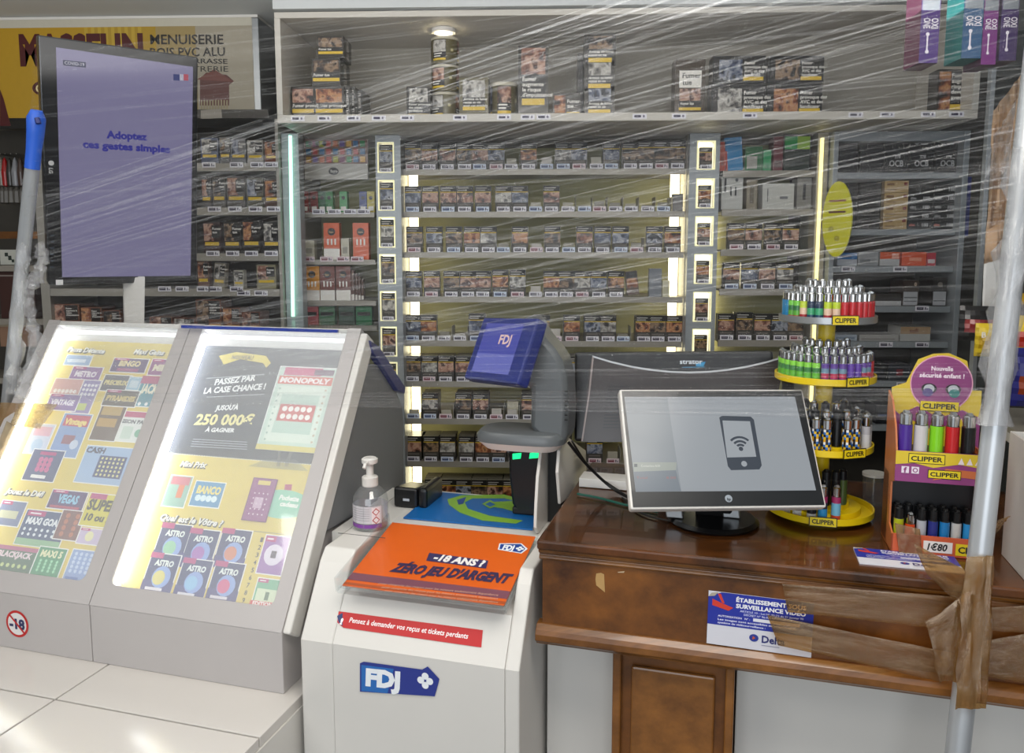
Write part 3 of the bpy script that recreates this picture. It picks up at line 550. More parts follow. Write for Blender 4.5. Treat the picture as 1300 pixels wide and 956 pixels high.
def pouch(px, k, dec, col, name='tobacco_pouch', lab=None, d=.03, tilt=0):
    return carton(name, lab, 'tobacco', frY(*px, YL_+.015), d, col, dec, 'tobacco pouches in the dim left bay', 'gloss_ink', tilt, None, (), None, Yp(250, rl[k], YL_).z+.001)
pf = lambda a, b=YL: [('p', .05, .4, .6, .95, a), ('r', .5, .5, .95, .9, BK), ('t', 'Fumer|tue', .55, .75, .08, WH), ('r', .1, .25, .9, .36, b)]
sh = [('pale', 'blue', 'orange', 'dark', 'pink', 'blue', 'dark'), ('dark', 'pink', 'orange', 'blue')]
k = 0
for r_, (top, ents) in enumerate(((0, ((255, 175, 277, 207, 'pale', 0x46506a, 'blue grey'), (279, 174, 292, 207, 'dark', 0x2a2622, 'black narrow'), (293, 176, 312, 207, 'blue', 0x5a5c5e, 'grey'), (314, 178, 334, 207, 'pale', 0x8a857c, 'pale'), (336, 180, 354, 207, 'orange', 0x6a3a28, 'reddish'))),
                    (1, ((256, 226, 268, 262, 'pink', 0x3a3430, 'dark narrow'), (270, 224, 286, 262, 'dark', 0x55504a, 'brown grey'), (288, 224, 311, 262, 'pink', 0x4a4440, 'pink photo'), (313, 226, 334, 262, 'blue', 0x4c4a3a, 'bluish'), (336, 228, 355, 262, 'orange', 0x4a3024, 'brown'))),
                    (2, ((258, 282, 280, 320, 'pink', 0x3a2624, 'dark red'), (284, 282, 305, 320, 'dark', 0x2f2a26, 'nearly black'), (308, 280, 330, 320, 'orange', 0x2a2622, 'black with orange photo'), (334, 282, 355, 320, 'pale', 0x1c1a18, 'black with pale photo'))),
                    (3, ((251, 331, 265, 364, 'orange', 0x6a4a3c, 'narrow brown'), (270, 333, 284, 364, 'pale', 0x8a8272, 'cream leaning'), (297, 343, 309, 364, 'pale', 0xb0ada0, 'small white'), (326, 336, 350, 365, 'pink', 0x8a8468, 'wide cream'))),
                    )):
    for e in ents:
        pouch(e[:4], r_, pf(e[4]), e[5], lab='%s pouch on the %s shelf right of the portrait screen' % (e[6], ORD[r_]), tilt=-.1 if 'leaning' in e[6] else 0)
for e in ((65, 386, 101, 416, 'pink', 'large brown box with smiling photo at the far left'), (103, 390, 129, 416, 'orange', 'brown box second from left under the portrait screen'), (131, 394, 153, 416, 'dark', 'dark brown box left of the screen stand'), (190, 402, 219, 416, 'pink', 'low pinkish box right of the screen stand'), (221, 404, 248, 416, 'pale', 'low pale box left of the coin photo box'), (249, 380, 281, 416, 'dark', 'brown box with round photo beside the acrylic lid'), (283, 391, 305, 416, 'orange', 'brown box with orange photo right of the round photo box'), (307, 396, 330, 416, 'pink', 'last low box on the bottom left shelf')):
    pouch(e[:4], 4, [('p', .03, .1, .5, .95, e[4]), ('r', .5, .3, .95, .95, 0x1c120c), ('t', 'Fumer|augmente le|risque|d\'impuissance', .54, .78, .07, WH), ('r', .5, .04, .95, .14, 0xc88820)], 0x6a3a20, 'tobacco_box', e[5], .09)
# dark rack at the very left edge
t = thing('accessory_rack', 'dark rack of small hanging goods at the far left edge', 'shelving', (Yp(20, 300, 2.66).x, 2.72, 0))
rx0, rx1 = -2.35, lx0-.035
M().wbox(rx0, rx1, 2.84, 2.86, .3, sz0-.004).build('back_panel', 'dark_back', t)
for py, c in ((337, 'shelf_metal'), (405, 'shelf_metal'), (480, 'shelf_metal')):
    z = Yp(20, py, 2.64).z; M().wbox(rx0, rx1, 2.64, 2.84, z-.02, z).build('shelf', 'wall_paint', t)
M().wbox(rx0, rx1, 2.63, 2.64, Yp(20, 303, 2.63).z, Yp(20, 294, 2.63).z).build('rail', 'moulding_wood', t)
for i, (px, c, n) in enumerate(((2, 0x7a7468, 'grey'), (7, 0xa01818, 'red'), (13, 0x35322e, 'black'), (20, 0x8c8c90, 'silver'), (27, 0x4a3a34, 'brown'))):
    x = Yp(px, 220, 2.72).x; z1 = Yp(px, 196, 2.72).z; tt = thing('hanging_keyring', '%s hanging key ring accessory at the far left edge' % n, 'keyring', (x, 2.72, z1-.17), 'hanging key rings')
    M().tube([(x, 2.84, z1), (x, 2.70, z1)], .002, 6).build('hook', 'chrome', tt)
    m = M(); m.lathe((x, 2.72, z1-.11), [(.001, 0), (.012, .004), (.014, .05), (.006, .09), (.001, .1)], 10, c); m.build('fob', 'gloss_ink', tt, smooth=True)
    M().lathe((x, 2.72, z1-.17), [(.001, 0), (.014, .006), (.012, .045), (.003, .06)], 8, 0x5a5650).build('charm', 'ink', tt, smooth=True)
carton('greeting_card', 'white card with dark leaf drawing at the left edge', 'card', frY(0, 317, 21, 336, 2.655), .012, 0xb8b8ae, [('r', .3, .55, .5, .8, 0x26302a), ('r', .5, .3, .7, .6, 0x26302a), ('r', .7, .15, .85, .35, 0x26302a)])
carton('brown_box', 'dark red brown box on the left edge rack below the card', 'box', frY(0, 345, 44, 401, 2.66), .12, 0x3c201a, [('r', 0, .9, 1, .93, 0x8a8078)], base=Yp(20, 405, 2.64).z+.001)
carton('brown_box', 'tan leather coloured box on the left edge rack, lowest row', 'box', frY(0, 412, 46, 440, 2.66), .12, 0x8a6a54, [('r', 0, .9, 1, 1, 0xa89880)])
# ------------------------------------------------------------------ right bay with packs and toys
YR = 2.72
pr = [[], [], R((934.5, 957, 981, 1004), 'dpdp'), R((928.5, 951.5, 974, 997), 'pbpw'), R((922, 945, 968, 990, 1010), 'pdpbd', (1,))]
t4, rx0_, rx1_ = bay('cigarette_shelving', 'right bay of cigarette shelves left of the yellow oval sign', 914, 1031, YR, .28, 'bay_back', [217, 266, 317, 367, 432], pr, 'right bay', 8)
t4['group'] = 'bays of the tobacco wall'
M().wbox(rx0_+.012, rx0_+.03, YR+.25, YR+.26, .9, Yp(960, 272, YR).z).build('light_strip', 'warm_led', t4)
def rc(name, lab, px, col, dec, row, y=YR+.01, d=.06, tilt=0, group='goods on the upper right shelves'):
    return carton(name, lab, 'box', frY(*px, y), d, col, dec, group, 'gloss_ink', tilt, None, (), None, Yp(974, (217, 266)[row], YR).z+.001)
rc('gadget_box', 'bright blue box leaning at the left of the top right shelf', (922, 175, 944, 215), 0x2186c0, [('r', .0, .0, .12, .6, 0xb03a24)], 0, tilt=.07)
rc('gadget_box', 'orange red box end peeking beside the bright blue box', (914, 180, 921, 215), 0xb8402a, [('r', .2, .2, .8, .5, 0x8a2a1a)], 0)
rc('gadget_box', 'dark green box right of the bright blue box', (946, 186, 968, 215), 0x1d6a38, [('r', .1, .1, .7, .6, 0xa8a89e)], 0)
rc('gadget_box', 'bright green small box in the top right shelf', (969, 190, 979, 215), 0x22a060, [('r', .1, .1, .9, .3, 0x108048)], 0)
rc('gadget_box', 'dark red curved box left of the green and lime box', (982, 173, 994, 215), 0x6a2430, [('r', .1, .1, .9, .3, 0x42141c)], 0)
rc('gadget_box', 'green and lime box at the right of the top right shelf', (996, 171, 1028, 215), 0x1c2a20, [('r', .0, .6, .5, .95, 0x26a050), ('r', .5, .6, 1, .95, 0x9ac840)], 0)
rc('gadget_box', 'white box printed with vaporiser pens', (916, 222, 943, 264), 0xbfbfba, [('r', .12, .5, .22, .9, 0x2a2c30), ('r', .4, .4, .48, .65, 0x2a2c30), ('r', .62, .4, .7, .65, 0x2a2c30), ('c', .7, .85, .08, 0x55585c)], 1)
rc('gadget_box', 'narrow beige box between the two white boxes', (948, 228, 961, 264), 0x8f8672, [('r', .3, .2, .7, .8, 0x6a6252)], 1)
rc('gadget_box', 'wide white box with thin grey sketch', (968, 233, 1008, 264), 0xc4c4be, [('r', .15, .3, .18, .8, 0x55585c), ('r', .55, .4, .8, .5, 0x77797c)], 1)
rc('gadget_box', 'grey box with an upright oval at the right end', (1012, 225, 1030, 264), 0x83817c, [('r', .4, .3, .6, .8, 0x3a3a3c)], 1)
t = thing('lit_post', 'upright post with a yellow glowing strip beside the oval sign', 'post', (Yp(1042, 300, 2.68).x, 2.72, 0), 'glowing posts')
M().wbox(Yp(1036, 300, 2.68).x, Yp(1050, 300, 2.68).x, 2.70, 2.76, .3, cz0-.002).build('post_body', 'shelf_metal', t, .002)
M().wbox(Yp(1039, 300, 2.68).x, Yp(1042, 300, 2.68).x, 2.688, 2.70, .9, Yp(1040, 175, 2.69).z).build('glowing_strip', 'amber_neon', t)
# ------------------------------------------------------------------ glazed cabinet with rolling paper boxes
YO = 2.68
ox0, ox1 = Yp(1052, 300, YO).x, Yp(1222, 300, YO).x
t5 = thing('rolling_paper_cabinet', 'grey framed cabinet of rolling paper boxes right of the oval sign', 'cabinet', ((ox0+ox1)/2, YO+.15, 0))
for a, b in ((ox0, ox0+.016), (ox1-.018, ox1)): M().wbox(a, b, YO-.012, YO+.3, .3, cz0-.003).build('frame_post', 'column_metal', t5, .002)
M().wbox(ox0+.016, ox1-.018, YO-.01, YO+.3, cz0-.035, cz0-.003).build('frame_rail', 'column_metal', t5, .002)
M().wbox(ox0+.016, ox1-.018, YO+.28, YO+.3, .3, cz0-.036).build('back_panel', 'dark_back', t5)
ro = [219, 291, 338, 389, 434, 484, 540]
for py in ro:
    z = Yp(1140, py, YO+.01).z; M().wbox(ox0+.017, ox1-.019, YO+.01, YO+.279, z-.02, z).build('shelf', 'column_metal', t5, .001)
for px, py in ((1078, 341), (1144, 341), (1104, 392), (1172, 391), (1126, 437), (1172, 437), (1148, 488)):
    p_ = price(0); p_.parent = t5; p_.location = W((Yp(px, py, YO).x, YO+.0065, Yp(1140, py+4, YO).z))-parent_loc(t5)
def oc(lab, px, col, dec, row, base=None, d=.1, group='rolling paper boxes', tilt=0, y=YO+.03):
    return carton('rolling_paper_box', lab, 'box', frY(*px, y), d, col, dec, group, 'gloss_ink', tilt, None, (), None, base if base is not None else Yp(1140, ro[row], YO+.01).z+.001)
zt1 = Yp(1140, 192, YO+.03).z
od = [('t', 'OCB', .2, .3, .28, 0xb8b8b8, 'l', .6), ('t', '378', .42, .68, .13, 0xb8b8b8)]
for i, px in enumerate((1059, 1092, 1123, 1155, 1188)):
    w = 30
    oc('black paper box, %s from left, lower row on the top right shelf' % ORD[i], (px, 192, px+w, 218), 0x1b1a1c, od if i > 1 else [('r', .1, .3, .9, .5, 0x2c2a2c)], 0)
    oc('black paper box, %s from left, upper row on the top right shelf' % ORD[i], (px, 165, px+w, 191), 0x1b1a1c, od if i > 2 else [('r', .1, .3, .9, .5, 0x2c2a2c)], 0, base=zt1+.0015)
h_ = Yp(1140, 276, YO+.03).z-Yp(1140, 291, YO+.03).z; b1 = Yp(1140, 291, YO+.01).z+.001
for i in range(4):
    oc('cream paper box, %s from the bottom of the cream stack' % ORD[i], (1121, 276, 1151, 291), 0xb79a68, [('r', .08, .6, .4, .8, 0x7a5428), ('r', .8, .6, .95, .85, 0x7a2a20), ('r', .08, .2, .5, .3, 0x8a6a3a)], 1, base=b1+i*(h_+.001))
hs = h_*.72
for j, px in enumerate((1152.5, 1184)):
    for i in range(5 if j else 4):
        oc('small black box %s from bottom, %s small black stack' % (ORD[i], 'left' if j == 0 else 'right'), (px, 280, px+30, 291), 0x201f20, [('t', '100', .6, .3, .38, 0xc8c8c8), ('t', 'slim', .05, .35, .3, (0xc86a5a if i == 0 else 0xa8a8a8))], 1, base=b1+i*(hs+.001))
for i, px in enumerate((1060, 1090)): oc('dark paper carton, %s from left on the second right shelf' % ORD[i], (px, 232, px+28, 290), 0x262320, [('t', 'OCB', .2, .3, .12, 0x55504a)], 1)
oc('blue and white box at the left of the third right shelf', (1063, 321, 1088, 338), 0xc0c4cc, [('r', 0, .5, 1, 1, 0x2470b0), ('r', .1, .65, .7, .8, 0x123c6a)], 2)
oc('pale grey box beside the blue and white box', (1089.5, 320, 1115, 338), 0x9a9c9e, [('r', .1, .2, .6, .5, 0x77797c)], 2)
oc('orange and white box in the middle of the third right shelf', (1117, 320, 1142, 338), 0xb8b8b8, [('r', 0, .5, 1, 1, 0xd8592a), ('r', .6, .55, .95, .9, 0xe8a088)], 2)
oc('large orange box on the third right shelf', (1145, 320, 1176, 338), 0xdc5222, [('r', .3, .35, .8, .6, 0xe89070)], 2)
oc('small pink red box at the right of the third right shelf', (1177, 321, 1188, 338), 0xc03848, [('r', .1, .2, .9, .5, 0xd8c8c8)], 2)
oc('low dark box with white strip on the fourth right shelf', (1108, 373, 1144, 388), 0x3a3634, [('r', 0, 0, 1, .4, 0xb4b4b4)], 3)
oc('brown box with number and white warning panel', (1146, 356, 1166, 388), 0x3c2e28, [('r', .05, .02, .95, .55, 0xb2b4b8), ('r', .1, .15, .9, .2, 0x66686c), ('r', .1, .3, .9, .35, 0x66686c), ('t', '0', .7, .78, .14, 0xe0c8b0)], 3)
oc('black box with cup drawing and white warning panel', (1184, 352, 1202, 388), 0x2a2624, [('r', .05, .02, .95, .5, 0xb2b4b8), ('r', .1, .15, .9, .2, 0x66686c), ('c', .5, .75, .18, 0x77706a)], 3)
oc('long low white box at left of the fifth right shelf', (1058, 425, 1088, 434), 0x9ca6b0, [('r', .1, .3, .9, .6, 0x7a8694)], 4)
oc('long low white box second on the fifth right shelf', (1091, 425, 1141, 434), 0xa8a6a2, [('r', .05, .2, .9, .4, 0x8a8682)], 4)
oc('tan and white box at the right of the fifth right shelf', (1143, 415, 1181, 434), 0xb4b4b0, [('r', 0, .5, 1, 1, 0xa88a66), ('t', 'soft', .3, .6, .3, 0x6a2a1c)], 4)
oc('dark box with red cross mark on the sixth right shelf', (1128, 463, 1156, 484), 0x2e3038, [('r', .35, .3, .65, .7, 0x7c3038)], 5)
oc('black box left of the dark box with red mark', (1098, 466, 1126, 484), 0x1c1c20, [('r', .1, .6, .8, .8, 0x3c3c44)], 5)
oc('black box at the left end of the lowest right shelf', (1112, 514, 1136, 540), 0x14161c, [('r', .1, .4, .9, .5, 0x24406a)], 6)
# yellow oval sign
f = Fr(Yp(1044, 279, 2.62), XX*.62+YY*-.62, ZZ); m = M(); hh = Yp(1044, 232, 2.62).z-Yp(1044, 327, 2.62).z; rw = .048; 
pts = [f.pt(rw+rw*math.cos(a), hh/2*math.sin(a)) for a in [2*math.pi*i/28 for i in range(28)]]
t = thing('oval_sign', 'bright yellow oval sign sticking out beside the glowing strip', 'sign', f.pt(rw, -hh/2))
M().prism(pts, -f.n*.006, 0xd9d520).build('plate', 'gloss_ink', t)
m = M(); f2 = f.off(.0005)
for y, c in ((.055, 0x8a4a18), (.02, 0x5c2a10)): m.rect(f2, .02, y, .075, y+.006, .0003, c)
m.disc(f2, .03, -.03, .009, z=.0003, col=0xb0a818); m.disc(f2, .05, -.06, .009, z=.0003, col=0xb0a818); m.build('printed_face', 'ink', t)
M().tube([f.pt(0, 0, -.003), Yp(1041, 281, 2.70)], .003, 6).build('arm', 'chrome', t)
# ------------------------------------------------------------------ right end: glazed frame, kraft paper, sweets, white box
gx = Yp(1252, 250, 2.3).x
t = thing('glass_door_edge', 'tall dark glazed frame between cabinet and sweets', 'door', (gx, 2.3, 0))
M().wbox(gx-.012, gx, 2.29, 2.31, .3, 2.2).build('frame_post', 'column_metal', t, .001); M().wbox(gx, gx+.5, 2.298, 2.302, .3, 2.2).build('pane', 'tinted_glass', t)
t = thing('dark_panel', 'dark tall panel behind the glazed frame at the right', 'panel', (gx+.3, 2.9, 0))
M().wbox(ox1+.01, ox1+1.1, 2.9, 2.92, .3, 2.2).build('board', 'dark_back', t)
M().wbox(ox1+.05, ox1+.11, 2.86, 2.9, Yp(1240, 300, 2.88).z, Yp(1240, 225, 2.88).z, 0x1c2c80).build('blue_patch', 'ink', t)
def sheetpx(name, lab, cat, pts, d, mt, th=.0025, wr=.006, n=9, group=None):
    """crumpled sheet: bilinear patch between four pixel corners at given distances (BL BR TR TL)"""
    C = [Dp(*p, dd) for p, dd in zip(pts, d)]; m = M(); nn = (C[1]-C[0]).cross(C[3]-C[0]).normalized()
    rnd = random.Random(hash(name+lab) % 1000 if False else len(lab)*7)
    G = []
    for j in range(n+1):
        for i in range(n+1):
            a, b = i/n, j/n; p = C[0]*(1-a)*(1-b)+C[1]*a*(1-b)+C[2]*a*b+C[3]*(1-a)*b
            G.append(p+nn*rnd.uniform(-wr, wr)); 
    fs = [(j*(n+1)+i, j*(n+1)+i+1, (j+1)*(n+1)+i+1, (j+1)*(n+1)+i) for j in range(n) for i in range(n)]
    m.add(G, fs); m.uv = {k: (k % (n+1)/n, k//(n+1)/n) for k in range(len(G))}
    c = sum(G, W((0, 0, 0)))/len(G); m.v = [p-c for p in m.v]
    o = m.build(name, mt, smooth=True); o.location = c
    s = o.modifiers.new('thickness', 'SOLIDIFY'); s.thickness = th
    if cat: tag(o, lab, cat, group)
    return o
sheetpx('kraft_paper', 'crumpled brown kraft paper hanging behind the right pole', 'paper', [(1250, 335), (1282, 325), (1296, 95), (1262, 140)], (1.5, 1.48, 1.45, 1.48), 'kraft', wr=.012)
sheetpx('plastic_wad', 'white clump of plastic film hanging left of the right pole', 'film', [(1246, 240), (1276, 240), (1290, 130), (1262, 175)], (1.42, 1.4, 1.38, 1.4), 'film_wad', wr=.02, th=.001)
sheetpx('paper_sign', 'pink and white printed paper behind the right pole', 'paper', [(1247, 395), (1276, 392), (1282, 318), (1250, 322)], (1.9, 1.9, 1.9, 1.9), 'paper', wr=.002)
def sweet(lab, px, d, c1, c2, txt, ang=0):
    f = Fr(Dp(px[0], px[3], d), U+ZZ*ang, ZZ-U*ang); w = (px[2]-px[0])*d/FOC; h = (px[3]-px[1])*d/FOC; m = M(); n = 8; G = []
    for s_ in (1, -1):
        b = len(m.v); P_ = []
        for j in range(n+1):
            for i in range(n+1):
                a, bb = i/n, j/n; z = s_*(.018*math.sin(math.pi*a)**.6*math.sin(math.pi*bb)**.6+.001+.003*math.sin(i*5+j*3)*math.sin(math.pi*bb)); P_.append(f.pt(a*w, bb*h, z))
        fs = [(j*(n+1)+i, j*(n+1)+i+1, (j+1)*(n+1)+i+1, (j+1)*(n+1)+i) for j in range(n) for i in range(n)]
        for k_, fc in enumerate(fs):
            i, j = k_ % n, k_//n; cc = c2 if (2 <= j <= 4 and 1 <= i <= 6) else c1
            m.v += [P_[q] for q in fc]; q0 = len(m.v)-4; m.f.append([q0, q0+1, q0+2, q0+3] if s_ > 0 else [q0+3, q0+2, q0+1, q0]); m.c.append(cc); m.m.append(None)
    if txt: m.text(f, txt, w*.15, h*.6, h*.16, col=0xf0e8d8, z=.024, bold=.03)
    c = f.pt(w/2, 0, 0); m.v = [p-c for p in m.v]; o = m.build('sweet_bag', 'gloss_ink', smooth=True); o.location = c; tag(o, lab, 'sweet bag', 'bags of sweets at the right edge')
sweet('black and red sweet bag with white swirls at the right', (1216, 388, 1258, 432), 1.86, 0x1c1a1a, 0x9a2c2c, '')
sweet('small yellow sweet bag left of the pole', (1236, 410, 1262, 452), 1.74, 0xe0c020, 0xc8a010, 'B')
sweet('yellow sweet bag with red letters at the right edge', (1270, 400, 1330, 452), 1.72, 0xe8c41c, 0xb02c1c, 'S')
sweet('blue sweet bag behind the pole at the right edge', (1256, 440, 1300, 494), 1.66, 0x26286e, 0x3a3c90, 'fizz')
sweet('blue and red sweet bag at the right edge, lowest', (1282, 452, 1334, 515), 1.62, 0x26286e, 0x8a3a20, '')
sweet('dark yellow sweet bag at the top of the right edge pile', (1268, 372, 1330, 408), 1.78, 0xb08a1c, 0x3a2a20, '')
t = thing('sweets_rack', 'grey rack shelf carrying the sweet bags at the right edge', 'rack', Dp(1290, 530, 1.8))
M().box(Dp(1240, 522, 1.86), U*.35, V*-.28, ZZ*.012).build('shelf', 'shelf_metal', t); M().box(Dp(1250, 522, 1.98), U*.35, V*.012, ZZ*.4).build('back_panel', 'dark_back', t)
M().box(Dp(1240, 522, 1.86)-ZZ*.02, U*.35, V*-.28, ZZ*.019).build('price_rail', 'white_plastic', t)
# ------------------------------------------------------------------ portrait screen
f, w, h = quad_frame([(62, 362), (250, 358), (255, 73), (53, 45)], 2.0)
t = thing('portrait_screen', 'large black portrait screen showing a health message above the left display case', 'screen', f.pt(w/2, 0, -.03))
M().box(f.pt(0, 0, 0), f.ex*w, f.ey*h, -f.n*.045).build('casing', 'black_plastic', t, .003)
m = M(); F1 = f.off(.0008); P4 = [F1.loc(*p) for p in ((79, 352), (242, 350), (245, 85), (71, 60))]; m.flat(F1, P4, 0, 0x7c7898, 'screen_ink'); m.build('display_panel', 'screen_ink', t)
m = M(); m.tpx(F1, 'Adoptez', (135, 175), (187, 178), 9, 0x3a3a8c, .0008, 'screen_ink', .05); m.tpx(F1, 'ces gestes simples', (105, 187), (216, 194), 9, 0x3a3a8c, .0008, 'screen_ink', .05)
m.ppx(F1, [(80, 76), (109, 79), (109, 86), (80, 83)], .0006, 0x22264a, 'screen_ink'); m.tpx(F1, 'COVID-19', (82, 81.5), (107, 84), 4, 0xc8c8d8, .001, 'screen_ink')
for a, b, c in ((220, 228, 0x2c346c), (228, 233, 0xa8a8b8), (233, 239, 0xa84858)): m.ppx(F1, [(a, 94), (b, 94.5), (b, 102.5), (a, 102)], .0006, c, 'screen_ink')
m.build('screen_message', 'screen_ink', t)
m = M(); m.disc(F1, *F1.loc(65, 207), .006, col=0xc8c8c8, n=16); 
x, y = F1.loc(62, 213); m.text(F1, 'LG', x, y, .008, col=0xc8c8c8, ang=-math.pi/2, bold=.03)
for i in range(6): m.rect(F1, *F1.loc(64, 300+i*8), F1.loc(64, 300+i*8)[0]+.008, F1.loc(64, 300+i*8)[1]+.004, .0003, 0x2c3440)
m.rect(F1, *F1.loc(71, 362), F1.loc(71, 362)[0]+.016, F1.loc(71, 362)[1]+.014, .0012, 0xd8d8d8); m.build('logo_and_buttons', 'ink', t)
pts = []
for i in range(9): py = 352+i*7.5; pts.append((Dp(157+1.5*(i/8)**2, py, 2.13), Dp(184-1.0*i/8, py, 2.1)))
m = M(); n0 = -f.n*.012; V_ = []
for a, b in pts: V_ += [a, b, b+n0, a+n0]
for i in range(8):
    q = i*4
    m.add([], []); 
m.v = V_; 
for i in range(8):
    for k in range(4): m.f.append([i*4+k, i*4+4+k, i*4+4+(k+1) % 4, i*4+(k+1) % 4]); m.c.append(0xb8b8b8); m.m.append(None)
m.build('stand', 'white_plastic', t)
# ------------------------------------------------------------------ tiled white counter under the display cases
t = thing('tiled_counter', 'glossy white tiled counter in front of the lottery display cases', 'counter', uvz(-1.5, 1.4, 0))
M().ubox(-2.2, -.81, .80, 1.95, .0, .70).build('base', 'white_plastic', t)
for i in range(3):
    for j in range(3):
        ua, va = -2.2+i*.463, .80+j*.384
        M().ubox(ua+.002, ua+.461, va+.002, va+.382, .7005, .7215).build('tile', 'counter_white', t, .0015)
# ------------------------------------------------------------------ sloping lottery display cases
EYD = V*.368+ZZ*.56; HL = EYD.length*1.035
def caseframe(u0): return Fr(uvz(u0, 1.322, .85), U, EYD)
def case(u0, u1, label):
    t = thing('lottery_display_case', label, 'display case', uvz((u0+u1)/2, 1.5, .7215), 'sloping lottery display cases')
    F_ = caseframe(u0); w = u1-u0-.002; D = -F_.n*.036; bl, bb = .034, .046
    M().prism([uvz(u0+.001, 1.322, .7215), uvz(u0+.001, 1.322, .849), uvz(u0+.001, 1.365, .849), uvz(u0+.001, 1.70, 1.35), uvz(u0+.001, 1.74, 1.35), uvz(u0+.001, 1.74, .7215)], U*w, 0xb9b4b2).build('base', 'case_grey', t, .002)
    m = M(); m.box(F_.pt(0, 0), F_.ex*bl, F_.ey*(HL-.01), D).box(F_.pt(w-bl, 0), F_.ex*bl, F_.ey*(HL-.01), D).box(F_.pt(bl, 0), F_.ex*(w-2*bl), F_.ey*bb, D)
    r = .016
    for sx, x0 in ((1, bl), (-1, w-bl)):
        pl = [(x0, bb)]+[(x0+sx*(r-r*math.sin(a)), bb+r-r*math.cos(a)) for a in [math.pi/2*i/6 for i in range(7)]]
        m.prism([F_.pt(x, y) for x, y in pl], D)
    m.build('frame', 'case_grey', t)
    M().box(F_.pt(w, 0, -.002), F_.ex*.018, F_.ey*(HL-.02), -F_.n*.045).build('side_rail', 'white_plastic', t, .004) if u1 > -1 else None
    M().box(F_.pt(bl, bb, -.0345), F_.ex*(w-2*bl), F_.ey*(HL-bb-.01), -F_.n*.004).build('back_plate', 'white_plastic', t)
    M().box(F_.pt(bl, HL-.022, -.033), F_.ex*(w-2*bl), F_.ey*.012, F_.n*.028).build('top_rail', 'white_plastic', t)
    M().box(F_.pt(bl+.0005, bb+.01, -.028), F_.ex*.004, F_.ey*(HL-bb-.045), F_.n*.018).build('light_strip', 'white_led', t)
    M().box(F_.pt(bl+.005, HL-.036, -.028), F_.ex*(w-2*bl-.01), F_.ey*.004, F_.n*.016).build('light_strip', 'soft_led', t)
    M().box(F_.pt(bl-.001, bb-.001, -.006), F_.ex*(w-2*bl+.002), F_.ey*(HL-bb-.012), F_.n*.003).build('acrylic_pane', 'case_pane', t)
    return t, F_, w
tl, FL, wl = case(-1.760, -1.314, 'left sloping lottery display case with yellow game sheet, behind the left pole')
trr, FRt, wr = case(-1.314, -.847, 'right sloping lottery display case with navy prize poster and acrylic lid')
PLn = FL.off(-.0295); PRn = FRt.off(-.0295); yt = PRn.loc(300, 440)[1]; YEL = 0xdcc766
m = M(); m.rect(PLn, .035, .047, wl-.035, yt, .0, YEL, 'glow_print')
def hdr(m, F_, txt, p0, p1, h): m.tpx(F_, txt, (p0[0]+1, p0[1]+1), (p1[0]+1, p1[1]+1), h, 0x4a4a4a, .0005, 'glow_print', .09, .3); m.tpx(F_, txt, p0, p1, h, 0xf4f4f0, .0009, 'glow_print', .03, .3)
hdr(m, PLn, 'Pause Détente', (85, 446), (132, 449), 6); hdr(m, PLn, 'Maxi Gains', (169, 449), (208, 451), 6); hdr(m, PLn, 'Jouez le Défi', (6, 626), (55, 631), 7)
m.build('printed_sheet', 'glow_print', tl)
m = M(); yn = PRn.loc(235, 577)[1]; m.rect(PRn, .035, .047, wr-.035, yn, .0, YEL, 'glow_print'); m.rect(PRn, .035, yn, wr-.035, yt, .0, 0x2c3442, 'glow_print')
n_ = 60
for i in range(n_): x = .036+i*(wr-.072)/n_; m.disc(PRn, x+.003, yn, .0018, z=.0004, col=0xf0ede0, mt='glow_print', n=6)
YG2 = 0xe8d25a
m.ppx(PRn, [(278, 452), (300, 447), (338, 452), (344, 461), (338, 467), (334, 461), (305, 456), (284, 463), (281, 457)], .0004, YG2, 'glow_print'); m.tpx(PRn, 'NOUVEAU', (294, 456), (321, 457), 5, 0x3a3a3a, .0008, 'glow_print', .03)
m.tpx(PRn, 'PASSEZ PAR', (272, 489), (324, 483), 7, 0xf2f2f2, .0006, 'glow_print', .04, .15); m.tpx(PRn, 'LA CASE CHANCE !', (258, 500), (337, 494), 7, 0xf2f2f2, .0006, 'glow_print', .04, .15)
m.tpx(PRn, 'JUSQU\'À', (273, 521), (302, 520), 6, 0xf2f2f2, .0006, 'glow_print', .04, .15); m.tpx(PRn, '250 000€', (246, 539), (321, 540), 13, 0xf0e498, .0006, 'glow_print', .035, .1)
m.tpx(PRn, 'À GAGNER', (260, 548), (297, 549), 5, 0xf2f2f2, .0006, 'glow_print', .04, .15)
for i in range(4): m.ppx(PRn, [(245-i, 557+i*3), (314, 561+i*3), (314, 562+i*3), (245-i, 558+i*3)], .0005, 0x9aa0a8, 'glow_print')
for y0, y1 in ((480, 475), (504, 500)): m.ppx(PRn, [(262, y0), (336, y1), (336, y1+1), (262, y0+1)], .0005, 0xb0b4b8, 'glow_print')
hdr(m, PRn, 'Mini Prix', (228, 592), (262, 594), 7); hdr(m, PRn, 'Quel est le Vôtre ?', (203, 660), (282, 669), 8)
m.ppx(PRn, [(284, 670), (390, 681), (390, 682), (284, 671)], .0005, 0x8c8a6a, 'glow_print')
cx, cy = PRn.loc(358, 640); m.disc(PRn, cx, cy, .068, .032, .0004, 0x8fcdb4, 'glow_print', 28)
m.tpx(PRn, 'Pochette', (354, 634), (379, 637), 6, 0xf4f4f0, .0008, 'glow_print', .05, .2); m.tpx(PRn, 'cadeau', (355, 642), (378, 645), 6, 0xf4f4f0, .0008, 'glow_print', .05, .2)
m.ppx(PRn, [(362, 615), (371, 615), (370, 623), (361, 622)], .0006, 0xb03a6a, 'glow_print')
for i in range(9): m.tpx(PRn, str(i+1), (330-i*2.9, 688+i*9.6), (333.5-i*2.9, 688.4+i*9.6), 6, 0x3a3a3a, .0006, 'glow_print', .02)
